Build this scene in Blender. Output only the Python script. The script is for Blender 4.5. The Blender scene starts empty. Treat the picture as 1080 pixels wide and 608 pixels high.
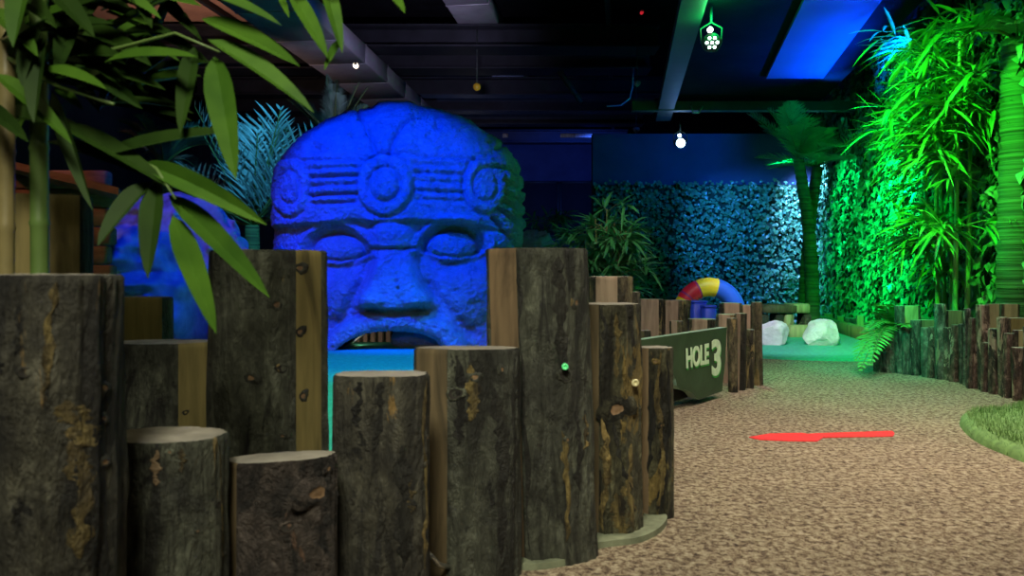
import bpy, math, random
import numpy as np
from mathutils import Vector
R = math.radians
scene = bpy.context.scene
COL = scene.collection
F, CX, HY, CAMH = 850.0, 540.0, 285.0, 0.8      # focal length in px, principal x, horizon y, eye height


def P(px, py, d):
    """point at depth d that the photo shows at (px, py)"""
    return Vector(((px - CX) / F * d, d, CAMH - (py - HY) / F * d))


def X(px, d): return (px - CX) / F * d
def Z(py, d): return CAMH - (py - HY) / F * d
def DG(py): return CAMH * F / (py - HY)         # depth of a ground point


# ------------------------------------------------------------------ noise
def _hash(ix, iy, iz, seed):
    n = (ix * 374761393 + iy * 668265263 + iz * 2147483647 + seed * 974634777) & 0xffffffff
    n = ((n ^ (n >> 13)) * 1274126177) & 0xffffffff
    return ((n ^ (n >> 16)) & 0xffff) / 65535.0


def vnoise(p, seed=0):
    p = np.asarray(p, dtype=float)
    i = np.floor(p).astype(np.int64)
    f = p - i
    u = f * f * (3 - 2 * f)
    out = 0
    for dx in (0, 1):
        for dy in (0, 1):
            for dz in (0, 1):
                w = (u[:, 0] if dx else 1 - u[:, 0]) * (u[:, 1] if dy else 1 - u[:, 1]) * (u[:, 2] if dz else 1 - u[:, 2])
                out = out + w * _hash(i[:, 0] + dx, i[:, 1] + dy, i[:, 2] + dz, seed)
    return out * 2 - 1


def fbm(p, oct=3, seed=0):
    p = np.asarray(p, dtype=float)
    a, s = 1.0, 0
    for o in range(oct):
        s = s + a * vnoise(p * (2 ** o), seed + o)
        a *= .5
    return s


# ------------------------------------------------------------------ objects
LOC = {}


def tag(o, label=None, cat=None, group=None, kind=None):
    if label: o['label'] = label
    if cat: o['category'] = cat
    if group: o['group'] = group
    if kind: o['kind'] = kind
    return o


def empty(name, loc, label, cat, group=None):
    o = bpy.data.objects.new(name, None)
    o.empty_display_size = .1
    COL.objects.link(o)
    o.location = loc
    LOC[o] = Vector(loc)
    return tag(o, label, cat, group)


class MB:
    """collects world-space geometry and links it as one mesh object"""
    def __init__(s): s.v, s.f, s.m = [], [], []

    def add(s, verts, faces, mi=0):
        o = len(s.v)
        s.v.extend([tuple(v) for v in verts])
        s.f.extend([tuple(i + o for i in f) for f in faces])
        s.m.extend([mi] * len(faces))
        return s

    def box(s, c, size, rz=0, mi=0, bev=0.0, taper=1.0):
        c = Vector(c); hx, hy, hz = size[0] / 2, size[1] / 2, size[2] / 2
        b = min(bev, hx * .9, hy * .9, hz * .9)
        ca, sa = math.cos(rz), math.sin(rz)
        vs = []
        rings = [(-hz, b), (-hz + b, 0), (hz - b, 0), (hz, b)] if b else [(-hz, 0), (hz, 0)]
        for z, i in rings:
            t = taper if z > 0 else 1
            x, y = (hx - i) * t, (hy - i) * t
            cc = min(b, .5 * min(hx, hy)) if b else 0
            pts = [(-x + cc, -y), (x - cc, -y), (x, -y + cc), (x, y - cc), (x - cc, y), (-x + cc, y), (-x, y - cc), (-x, -y + cc)] if b else [(-x, -y), (x, -y), (x, y), (-x, y)]
            for (a, q) in pts:
                vs.append((c.x + a * ca - q * sa, c.y + a * sa + q * ca, c.z + z))
        n = 8 if b else 4
        fs = [tuple(range(n - 1, -1, -1)), tuple(range(len(vs) - n, len(vs)))]
        for r in range(len(rings) - 1):
            for k in range(n):
                fs.append((r * n + k, r * n + (k + 1) % n, (r + 1) * n + (k + 1) % n, (r + 1) * n + k))
        return s.add(vs, fs, mi)

    def tube(s, pts, rad, seg=10, mi=0, caps=True):
        pts = [Vector(p) for p in pts]
        if not hasattr(rad, '__len__'): rad = [rad] * len(pts)
        vs, fs = [], []
        up = Vector((0, 0, 1))
        for i, p in enumerate(pts):
            t = (pts[min(i + 1, len(pts) - 1)] - pts[max(i - 1, 0)]).normalized()
            if abs(t.dot(up)) > .95: up = Vector((1, 0, 0)) if abs(t.x) < .8 else Vector((0, 1, 0))
            a = t.cross(up).normalized(); b = t.cross(a).normalized()
            up = -b if True else up
            for k in range(seg):
                th = 2 * math.pi * k / seg
                vs.append(p + (a * math.cos(th) + b * math.sin(th)) * rad[i])
        for i in range(len(pts) - 1):
            for k in range(seg):
                fs.append((i * seg + k, i * seg + (k + 1) % seg, (i + 1) * seg + (k + 1) % seg, (i + 1) * seg + k))
        if caps:
            fs.append(tuple(range(seg - 1, -1, -1)))
            fs.append(tuple(range((len(pts) - 1) * seg, len(pts) * seg)))
        return s.add(vs, fs, mi)

    def leaf(s, base, d, length, width, nrm=None, droop=.15, seg=5, fold=.25, mi=0, peak=.35):
        base, d = Vector(base), Vector(d).normalized()
        nrm = Vector(nrm) if nrm is not None else Vector((0, 0, 1))
        side = d.cross(nrm)
        if side.length < 1e-3: side = d.cross(Vector((1, 0, .1)))
        side.normalize(); n = side.cross(d).normalized()
        vs, fs = [], []
        for i in range(seg + 1):
            t = i / seg
            w = width / 2 * (math.sin(math.pi * min(1, (t / (2 * peak)) if t < peak else .5 + (t - peak) / (2 * (1 - peak)))) ** .7 + .02)
            c = base + d * (length * t) + Vector((0, 0, -1)) * (droop * length * t * t)
            vs += [c - side * w + n * (fold * w), c, c, c + side * w + n * (fold * w)]
        for i in range(seg):
            o = i * 4
            fs += [(o, o + 1, o + 5, o + 4), (o + 2, o + 3, o + 7, o + 6)]
        return s.add(vs, fs, mi)

    def build(s, name, mat, parent=None, origin=None, smooth=True):
        if parent is not None:
            off = LOC[parent]
        else:
            off = Vector(origin) if origin is not None else Vector((0, 0, 0))
        me = bpy.data.meshes.new(name)
        a = np.array(s.v, dtype=float).reshape(-1, 3) - np.array(off)
        me.from_pydata(a.tolist(), [], s.f)
        mats = mat if isinstance(mat, (list, tuple)) else [mat]
        for m in mats: me.materials.append(m)
        if len(mats) > 1: me.polygons.foreach_set('material_index', s.m)
        me.polygons.foreach_set('use_smooth', [smooth] * len(me.polygons))
        me.update()
        o = bpy.data.objects.new(name, me)
        COL.objects.link(o)
        if parent is not None:
            o.parent = parent; LOC[o] = off
        else:
            o.location = off; LOC[o] = off
        return o


# ------------------------------------------------------------------ materials
def nmat(name):
    m = bpy.data.materials.new(name); m.use_nodes = True
    nt = m.node_tree
    b = nt.nodes['Principled BSDF']
    return m, nt, b


def N(nt, t, **kw):
    n = nt.nodes.new(t)
    for k, v in kw.items():
        if k in n.inputs: n.inputs[k].default_value = v
        else: setattr(n, k, v)
    return n


def ramp(nt, src, stops):
    r = nt.nodes.new('ShaderNodeValToRGB')
    e = r.color_ramp.elements
    while len(e) < len(stops): e.new(.5)
    for k, (p, c) in enumerate(stops):
        e[k].position = p; e[k].color = (*c, 1) if len(c) == 3 else c
    nt.links.new(src, r.inputs[0])
    return r


def coords(nt, scale=(1, 1, 1), rnd=True):
    tc = nt.nodes.new('ShaderNodeTexCoord')
    mp = nt.nodes.new('ShaderNodeMapping')
    mp.inputs['Scale'].default_value = scale
    nt.links.new(tc.outputs['Object'], mp.inputs['Vector'])
    if rnd:
        oi = nt.nodes.new('ShaderNodeObjectInfo')
        ml = nt.nodes.new('ShaderNodeMath'); ml.operation = 'MULTIPLY'; ml.inputs[1].default_value = 37.0
        nt.links.new(oi.outputs['Random'], ml.inputs[0])
        cb = nt.nodes.new('ShaderNodeCombineXYZ')
        for k in range(3): nt.links.new(ml.outputs[0], cb.inputs[k])
        nt.links.new(cb.outputs[0], mp.inputs['Location'])
    return mp.outputs[0]


def noise(nt, vec, scale, detail=4, rough=.6, dist=0):
    n = N(nt, 'ShaderNodeTexNoise')
    n.inputs['Scale'].default_value = scale; n.inputs['Detail'].default_value = detail
    n.inputs['Roughness'].default_value = rough; n.inputs['Distortion'].default_value = dist
    nt.links.new(vec, n.inputs['Vector'])
    return n.outputs['Fac']


def mix(nt, fac, a, b, mode='MIX'):
    m = nt.nodes.new('ShaderNodeMix'); m.data_type = 'RGBA'; m.blend_type = mode
    if hasattr(fac, 'is_linked') or not isinstance(fac, (int, float)): nt.links.new(fac, m.inputs[0])
    else: m.inputs[0].default_value = fac
    for s, k in ((a, 6), (b, 7)):
        if isinstance(s, tuple): m.inputs[k].default_value = (*s, 1)
        else: nt.links.new(s, m.inputs[k])
    return m.outputs[2]


def bump(nt, b, h, strength=.5, dist=.01):
    bp = nt.nodes.new('ShaderNodeBump')
    bp.inputs['Strength'].default_value = strength; bp.inputs['Distance'].default_value = dist
    nt.links.new(h, bp.inputs['Height']); nt.links.new(bp.outputs[0], b.inputs['Normal'])


def plain(name, c, rough=.7, var=.25, scale=8, bmp=.15, metal=0, bscale=40, scl=(1, 1, 1)):
    m, nt, b = nmat(name)
    v = coords(nt, scl)
    n = noise(nt, v, scale)
    lo = tuple(x * (1 - var) for x in c); hi = tuple(min(1, x * (1 + var)) for x in c)
    r = ramp(nt, n, [(.3, lo), (.7, hi)])
    nt.links.new(r.outputs[0], b.inputs['Base Color'])
    b.inputs['Roughness'].default_value = rough; b.inputs['Metallic'].default_value = metal
    if bmp: bump(nt, b, noise(nt, v, bscale), bmp, .01)
    return m


def emit(name, c, s):
    m, nt, b = nmat(name)
    b.inputs['Base Color'].default_value = (*c, 1)
    b.inputs['Emission Color'].default_value = (*c, 1); b.inputs['Emission Strength'].default_value = s
    return m


def bark(name, dark, mid, light, streak, amt=.62, rough=.75, knobby=1.0, vs=.16, dkamt=.45):
    m, nt, b = nmat(name)
    v = coords(nt, (1, 1, vs)); v1 = coords(nt, (1, 1, .6)); v2 = coords(nt, (1, 1, .22))
    n1 = noise(nt, v1, 34, 6, .7, .5)
    base = ramp(nt, n1, [(.30, dark), (.50, mid), (.70, light)]).outputs[0]
    base = mix(nt, 1.0, base, ramp(nt, noise(nt, v1, 6, 4, .6, .8), [(.38, (.55, .55, .55)), (.62, (1.45, 1.5, 1.4))]).outputs[0], 'MULTIPLY')
    # long black weather stains
    st = ramp(nt, noise(nt, v, 11, 5, .65, .9), [(dkamt - .06, (1, 1, 1)), (dkamt + .03, (0, 0, 0))]).outputs[0]
    base = mix(nt, st, base, tuple(x * .45 for x in dark))
    # peeled ochre streaks
    sm = ramp(nt, noise(nt, v2, 10, 6, .65, 1.3), [(amt, (0, 0, 0)), (amt + .03, (1, 1, 1))]).outputs[0]
    sc = mix(nt, noise(nt, v1, 40, 3), tuple(x * .35 for x in streak), tuple(min(1, x * 1.35) for x in streak))
    base = mix(nt, sm, base, sc)
    # pits and cracks
    dk = ramp(nt, noise(nt, v1, 24, 4, .6, .3), [(.31, (1, 1, 1)), (.37, (0, 0, 0))]).outputs[0]
    base = mix(nt, dk, base, tuple(x * .2 for x in dark))
    nt.links.new(base, b.inputs['Base Color'])
    b.inputs['Roughness'].default_value = rough
    h1 = noise(nt, v, 30, 6, .7, .7); h2 = noise(nt, v1, 13, 5, .65, .4)
    mm = nt.nodes.new('ShaderNodeMath'); mm.operation = 'ADD'
    nt.links.new(h1, mm.inputs[0]); nt.links.new(h2, mm.inputs[1])
    bump(nt, b, mm.outputs[0], 1.0 * min(1, knobby), .03 * knobby)
    return m


def sawn(name, c, dark, vertical=True, rough=.75):
    m, nt, b = nmat(name)
    v = coords(nt, (1, 1, .10) if vertical else (1, 1, 1))
    n1 = noise(nt, v, 30, 5, .6, .3)
    base = ramp(nt, n1, [(.28, dark), (.45, tuple(.5 * (a + q) for a, q in zip(c, dark))), (.62, c), (.8, tuple(x * 1.2 for x in c))]).outputs[0]
    n2 = noise(nt, coords(nt, (1, 1, .3)), 8, 4, .6, .5)
    base = mix(nt, ramp(nt, n2, [(.56, (0, 0, 0)), (.70, (1, 1, 1))]).outputs[0], base, tuple(x * .55 for x in dark))
    nt.links.new(base, b.inputs['Base Color'])
    b.inputs['Roughness'].default_value = rough
    bump(nt, b, noise(nt, v, 45, 5), .3, .006)
    return m


M = {}
M['bark_grey'] = bark('grey bark', (.022, .022, .016), (.052, .054, .040), (.105, .108, .082), (.24, .17, .06), .66)
M['bark_dark'] = bark('dark bark', (.020, .018, .014), (.044, .040, .030), (.085, .078, .058), (.26, .16, .05), .635, dkamt=.47)
M['bark_yellow'] = bark('ochre streaked bark', (.022, .019, .010), (.060, .055, .030), (.12, .11, .058), (.25, .175, .05), .575, knobby=2.0, dkamt=.49)
M['bark_knot'] = bark('gnarled brown bark', (.020, .015, .013), (.052, .038, .033), (.125, .095, .085), (.18, .10, .06), .67, knobby=1.8, vs=.8)
M['bark_red'] = bark('reddish bark', (.030, .018, .015), (.10, .060, .046), (.28, .19, .15), (.55, .40, .31), .55, knobby=1.6)
M['bark_mid'] = bark('brown bark', (.030, .024, .014), (.10, .08, .046), (.20, .165, .09), (.36, .26, .11), .57, knobby=1.4, dkamt=.46)
M['sawn_olive'] = sawn('weathered olive sawn wood', (.27, .215, .075), (.15, .12, .04))
M['sawn_tan'] = sawn('tan sawn wood', (.21, .14, .075), (.09, .06, .033))
M['sawn_dark'] = sawn('dark sawn wood', (.14, .10, .05), (.06, .045, .022))
M['sawn_pink'] = sawn('pale pinkish sawn wood', (.42, .29, .21), (.24, .16, .11))
M['bark_light'] = bark('pale grey brown bark', (.030, .030, .026), (.115, .115, .095), (.28, .28, .24), (.42, .34, .22), .60, knobby=1.6)
M['sawn_pale'] = sawn('pale yellowish sawn wood', (.46, .40, .20), (.28, .23, .11))
M['ochre'] = bark('ochre inner bark', (.03, .022, .010), (.12, .085, .028), (.24, .175, .06), (.30, .21, .07), .6, knobby=1.2, dkamt=.42)
M['black_stain'] = bark('black weathered bark', (.008, .007, .006), (.014, .013, .010), (.028, .026, .020), (.05, .04, .02), .7, knobby=1.2)
M['cut_top'] = plain('grey end grain', (.30, .27, .23), .8, .3, 14)
M['knot'] = plain('orange brown knot wood', (.17, .10, .05), .7, .4, 30)
M['knot_dark'] = plain('dark knot hole', (.015, .012, .009), .9, .3, 30)

# carpet
m, nt, b = nmat('speckled brown carpet'); M['carpet'] = m
v = coords(nt, (1, 1, 1), False); v2 = coords(nt, (.95, .85, 1), False)
n1 = noise(nt, v2, 44, 6, .8, .3)
base = ramp(nt, n1, [(.36, (.030, .018, .012)), (.45, (.17, .11, .07)), (.53, (.40, .32, .215)), (.64, (.61, .52, .38))]).outputs[0]
n2 = noise(nt, v, 3, 3)
base = mix(nt, 1.0, base, ramp(nt, n2, [(.3, (.82, .82, .82)), (.7, (1.1, 1.1, 1.1))]).outputs[0], 'MULTIPLY')
nt.links.new(base, b.inputs['Base Color']); b.inputs['Roughness'].default_value = .95
bump(nt, b, noise(nt, v, 190, 3, .7), .9, .012)

M['turf'] = plain('green artificial turf', (.05, .44, .27), .9, .2, 30, .5, bscale=300)
M['turf_pale'] = plain('pale green turf blades', (.15, .27, .08), .8, .35, 20, 0)
M['arrow'] = plain('red floor paint', (.85, .025, .03), .7, .15, 40, .4, bscale=200)

# stone of the head
m, nt, b = nmat('rough cast stone'); M['stone'] = m
v = coords(nt, (1, 1, 1), False)
n1 = noise(nt, v, 9, 6, .65); n2 = noise(nt, v, 60, 4, .7)
base = ramp(nt, n1, [(.3, (.38, .37, .34)), (.7, (.60, .58, .54))]).outputs[0]
sp = ramp(nt, n2, [(.58, (0, 0, 0)), (.70, (1, 1, 1))]).outputs[0]
base = mix(nt, sp, base, (.82, .80, .76))
vo = nt.nodes.new('ShaderNodeTexVoronoi'); vo.inputs['Scale'].default_value = 26
nt.links.new(v, vo.inputs['Vector'])
nt.links.new(base, b.inputs['Base Color']); b.inputs['Roughness'].default_value = .9
ad = nt.nodes.new('ShaderNodeMath'); ad.operation = 'ADD'
nt.links.new(noise(nt, v, 34, 6, .75), ad.inputs[0])
mu = nt.nodes.new('ShaderNodeMath'); mu.operation = 'MULTIPLY'; mu.inputs[1].default_value = .5
nt.links.new(vo.outputs['Distance'], mu.inputs[0]); nt.links.new(mu.outputs[0], ad.inputs[1])
bump(nt, b, ad.outputs[0], 1.0, .055)

M['rock_blue'] = plain('pale cast rock', (.46, .46, .48), .6, .35, 7, .7, bscale=12)
M['rock_white'] = plain('white limestone', (.62, .62, .64), .85, .25, 7, .6, bscale=22)
M['sign'] = plain('dark green painted board', (.028, .055, .026), .55, .3, 7, .1)
M['sign_edge'] = plain('pale worn board edge', (.24, .36, .27), .7, .2, 9, .1)
M['letter'] = plain('pale green lettering', (.55, .74, .50), .6, .12, 30, 0)
M['letter_drop'] = plain('bright green letter shade', (.05, .40, .06), .6, .1, 30, 0)
M['black'] = plain('black paint', (.012, .012, .013), .8, .2, 6, .1)
M['ceil'] = plain('black ceiling', (.006, .006, .008), 1.0, .4, 3, .1); M['ceil'].node_tree.nodes['Principled BSDF'].inputs['Specular IOR Level'].default_value = .05
M['beam'] = plain('dark steel', (.022, .024, .032), .5, .3, 5, .05, .4)
M['steel_grey'] = plain('painted grey steel', (.03, .042, .036), .55, .2, 6, .05)
M['duct'] = plain('galvanised duct', (.30, .28, .31), .5, .15, 4, .05, .3)
M['wall_dark'] = plain('dark blue wall paint', (.045, .06, .11), .85, .2, 2, .1)
M['wall_panel'] = plain('blue grey painted board', (.05, .055, .09), 1.0, .1, 2, .05)
M['ivy_back'] = plain('dark ivy backing', (.012, .035, .014), .95, .4, 14, .3)


def leafmat(name, lo, hi, rough=.45, spec=.5):
    m, nt, b = nmat(name)
    v = coords(nt, (1, 1, 1))
    n = noise(nt, v, 6, 3)
    nt.links.new(ramp(nt, n, [(.3, lo), (.7, hi)]).outputs[0], b.inputs['Base Color'])
    b.inputs['Roughness'].default_value = rough
    b.inputs['Specular IOR Level'].default_value = spec
    return m


M['ivy'] = leafmat('ivy leaves', (.06, .17, .07), (.14, .32, .13), .35)
M['bam_leaf'] = leafmat('bamboo leaves', (.03, .17, .02), (.10, .38, .05), .45)
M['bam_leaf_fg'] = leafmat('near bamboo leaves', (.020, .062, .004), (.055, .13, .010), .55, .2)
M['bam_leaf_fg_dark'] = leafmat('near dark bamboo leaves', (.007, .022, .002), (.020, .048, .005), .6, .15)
M['culm'] = plain('bamboo cane', (.10, .17, .04), .45, .25, 6, .05)
M['culm_bright'] = plain('green bamboo cane', (.20, .36, .10), .4, .2, 6, .05)
M['culm_tan'] = plain('tan bamboo cane', (.22, .18, .075), .45, .3, 6, .05)
M['palm_leaf'] = leafmat('palm leaflets', (.03, .16, .05), (.08, .30, .10), .5)
M['palm_teal'] = leafmat('blue green palm leaflets', (.12, .26, .22), (.26, .44, .40), .45)
M['palm_dark'] = leafmat('dark palm needles', (.05, .13, .10), (.10, .22, .17), .5)
m, nt, b = nmat('ringed palm trunk'); M['palm_trunk'] = m
v = coords(nt, (.5, .5, 22)); n1 = noise(nt, v, 1.6, 3, .5, .2)
nt.links.new(ramp(nt, n1, [(.36, (.02, .05, .018)), (.52, (.045, .11, .035)), (.7, (.075, .16, .055))]).outputs[0], b.inputs['Base Color'])
b.inputs['Roughness'].default_value = .85; bump(nt, b, n1, .9, .03)
M['fern'] = leafmat('fern leaflets', (.05, .20, .03), (.10, .36, .05), .5)
M['rust'] = plain('reddish brown timber', (.30, .13, .07), .75, .3, 7, .3, scl=(1, 1, 4))
M['led'] = emit('white LED', (1, .97, .95), 14)
M['led_green'] = emit('green white LED', (.55, 1, .7), 12)
M['led_blue'] = emit('blue white LED', (.55, .85, 1), 16)
M['bulb'] = emit('warm bulb', (1, .8, .6), 4)
M['red_led'] = emit('red pilot light', (1, .03, .05), .5)
M['warmlit_ceil'] = plain('ceiling coloured as warm-lit', (.30, .17, .12), .8, .2, 3, .1)  # warm light on the ceiling put into a pinkish brown colour
M['metal'] = plain('steel', (.5, .5, .48), .35, .1, 10, 0, .9)
M['brass'] = plain('pale brass washer', (.75, .68, .38), .4, .1, 10, 0, .2)
M['green_glint'] = plain('painted green glint', (.15, .9, .35), .3, .1, 10, 0, 0)  # green light catching a bolt, put into the base colour
M['bluelit_log'] = plain('wood coloured as blue-lit', (.03, .09, .85), .5, .15, 8, .1)  # log tops in blue light: the blue is put into the colour
for k, c in (('r_yellow', (.85, .72, .03)), ('r_red', (.75, .02, .06)), ('r_purple', (.36, .03, .22)), ('r_blue', (.02, .13, .70))):
    M[k] = plain('tube ' + k[2:], c, .45, .08, 10, 0)

# ------------------------------------------------------------------ room shell
RW = lambda y: 2.83 + .17 * y        # inside face of the ivy-covered right wall


def poly_slab(pts, z0, z1):
    mb = MB(); n = len(pts)
    vs = [(x, y, z0) for x, y in pts] + [(x, y, z1) for x, y in pts]
    fs = [tuple(range(n - 1, -1, -1)), tuple(range(n, 2 * n))] + [(k, (k + 1) % n, n + (k + 1) % n, n + k) for k in range(n)]
    return mb.add(vs, fs)


def struct(mb, name, mat, **k):
    o = mb.build(name, mat, smooth=False, **k); o['kind'] = 'structure'; return o


struct(poly_slab([(-9, -3), (6, -3), (8, 26), (-9, 26)], -.1, 0), 'floor', M['carpet'])
struct(poly_slab([(-9.2, -3), (8, -3), (8, 26), (-9.2, 26)], 4.7, 4.8), 'ceiling', M['ceil'])
struct(poly_slab([(-9.2, -3), (-9, -3), (-9, 26), (-9.2, 26)], 0, 4.7), 'wall_left', M['wall_dark'])
struct(poly_slab([(-9.2, 24), (5.4, 24), (5.4, 24.2), (-9.2, 24.2)], 0, 4.7), 'wall_back', M['wall_dark'])
# partition that carries the far ivy
struct(poly_slab([(1.3, 13.0), (5.3, 13.0), (5.3, 13.2), (1.3, 13.2)], 0, 3.0), 'wall_partition', M['wall_dark'])
struct(poly_slab([(RW(2.0), 2.0), (RW(2.0) + .2, 2.0), (RW(13.2) + .2, 13.2), (RW(13.2), 13.2)], 0, 4.7), 'wall_right', M['wall_panel'])
# dropped soffit on the right with a pale board let into it
struct(poly_slab([(1.05, 3.6), (RW(3.6) - .57, 3.6), (RW(10.4) - .57, 10.4), (2.05, 10.4)], 3.02, 3.4), 'ceiling_soffit', M['ceil'])
struct(poly_slab([(2.1, 5.2), (2.72, 5.2), (3.55, 9.2), (2.9, 9.2)], 2.985, 3.02), 'ceiling_panel', M['wall_panel'])
struct(MB().box((3.0, 10.45, 2.92), (2.9, .12, .12)), 'ceiling_beam', M['steel_grey'])
bm = MB()
a0, a1 = Vector((1.18, 4.6, 2.92)), Vector((2.10, 11.2, 2.92))
dv = (a1 - a0); ang = math.atan2(dv.y, dv.x)
bm.box((a0 + a1) / 2, (dv.length, .20, .10), ang)
struct(bm, 'ceiling_beam', M['steel_grey'])
for y, x0, x1, zb in ((9.4, -6, 1.0, 4.12), (12.2, -6, 2.2, 4.12), (13.5, -6, 2.3, 4.12), (15.4, -6, 3, 4.12), (17.0, -6, 3, 4.12), (18.5, -6, 3, 4.12), (21, -6, 3, 4.1)):
    b_ = MB(); wd = .5 if y < 15 else .35
    b_.box(((x0 + x1) / 2, y, zb + .015), (x1 - x0, wd, .03)).box(((x0 + x1) / 2, y, zb + .17), (x1 - x0, .08, .28)).box(((x0 + x1) / 2, y, zb + .32), (x1 - x0, wd, .03))
    struct(b_, 'ceiling_beam', M['beam'])
# joists running away from the camera
for x0 in (-4.6, -3.2, .9):
    b_ = MB(); p0, p1 = Vector((x0, 8, 4.5)), Vector((x0 + 2.0, 23, 4.5)); d_ = p1 - p0
    b_.box((p0 + p1) / 2, (d_.length, .07, .14), math.atan2(d_.y, d_.x)); struct(b_, 'ceiling_beam', M['beam'])


# ------------------------------------------------------------------ ivy
def ivy(name, p0, p1, z0, z1, dens, nrm, seed, size=(.055, .11), holes=()):
    rnd = random.Random(seed)
    p0, p1 = Vector((*p0, 0)), Vector((*p1, 0)); n = Vector((*nrm, 0)).normalized()
    L = (p1 - p0).length; t = (p1 - p0) / L
    mb = MB()
    for i in range(int(L * (z1 - z0) * dens)):
        u, z = rnd.uniform(0, L), rnd.uniform(z0, z1 + .05 * math.sin(7 * rnd.random()))
        clump = .5 + .5 * math.sin(u * 5.1 + 1.3 * math.sin(z * 3.7)) * math.sin(z * 4.3 + math.sin(u * 2.9))
        off = .03 + .15 * clump * rnd.random() + .03 * rnd.random()
        b = p0 + t * u + n * off + Vector((0, 0, z))
        a = rnd.gauss(-math.pi / 2, .8)
        d = t * math.cos(a) + Vector((0, 0, 1)) * math.sin(a) + n * rnd.uniform(-.1, .7)
        nn = n + Vector((rnd.gauss(0, .35), rnd.gauss(0, .35), rnd.gauss(.25, .35)))
        s = rnd.uniform(*size)
        d.normalize(); sd = d.cross(nn).normalized(); n2 = sd.cross(d)
        vs = [b, b + d * s * .35 + sd * s * .48 + n2 * .12 * s, b + d * s * .3, b + d * s * .35 - sd * s * .48 + n2 * .12 * s, b + d * s * .75 + sd * s * .22, b + d * s * .75 - sd * s * .22, b + d * s * 1.05 - n2 * .15 * s]
        mb.add(vs, [(0, 2, 1), (0, 3, 2), (2, 4, 1), (2, 3, 5), (2, 6, 4), (2, 5, 6)])
    return tag(mb.build(name, M['ivy'], smooth=False), kind='stuff')


o = ivy('ivy_foliage', (1.3, 12.97), (5.0, 12.97), .05, 2.2, 620, (0, -1), 5, (.04, .08))
tag(o, 'dense ivy covering the far partition wall, lit blue and cyan', 'ivy')
o = ivy('ivy_foliage', (RW(5) - .02, 5.0), (RW(12.9) - .02, 12.9), .05, 3.42, 400, (-1, .17), 6, (.06, .12))
tag(o, 'tall hanging ivy covering the right wall, lit bright green', 'ivy')
struct(poly_slab([(1.3, 12.94), (5.0, 12.94), (5.0, 12.99), (1.3, 12.99)], 0, 2.17), 'wall_trim', M['ivy_back'])
struct(poly_slab([(RW(4.5) - .04, 4.5), (RW(4.5), 4.5), (RW(13) + .0, 13), (RW(13) - .04, 13)], 0, 3.4), 'wall_trim', M['ivy_back'])

# ------------------------------------------------------------------ greens
def flat(pts_px, name, mat, z=.02, sub=None):
    pts = [(X(px, DG(py)), DG(py)) for px, py in pts_px]
    return poly_slab(pts, 0.0, z)


def smooth_loop(pts, n=8):
    out = []; k = len(pts)
    for i in range(k):
        p0, p1, p2, p3 = (np.array(pts[(i + j) % k], float) for j in (-1, 0, 1, 2))
        for t in np.linspace(0, 1, n, endpoint=False):
            out.append(tuple(.5 * (2 * p1 + (p2 - p0) * t + (2 * p0 - 5 * p1 + 4 * p2 - p3) * t * t + (3 * p1 - p0 - 3 * p2 + p3) * t ** 3)))
    return out


tag(struct(poly_slab(smooth_loop([(-1.9, 2.35), (-.5, 2.3), (.1, 2.6), (.5, 3.1), (.75, 4.5), (1.45, 5.6), (1.4, 6.6), (.8, 7.6), (.6, 10.5), (-3.4, 10.5), (-3.2, 6)]), 0, .02), 'putting_green', M['turf']), kind='structure')
tag(struct(poly_slab(smooth_loop([(1.6, 8.1), (2.2, 7.3), (3.1, 7.05), (3.7, 7.5), (4.0, 9), (4.4, 11.2), (2.8, 11.6), (1.6, 10.0)]), 0, .02), 'putting_green', M['turf']), kind='structure')
# pale cement lip under the near logs
lp = [(-.02, 2.16), (.08, 2.15), (.19, 2.21), (.25, 2.31), (.38, 2.365), (.47, 2.49), (.48, 2.6), (.3, 2.6), (.0, 2.45), (-.2, 2.3)]
o = struct(poly_slab(smooth_loop(lp), 0, .018), 'trim_lip', plain('pale green cement', (.17, .19, .12), .9, .4, 14))


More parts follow.
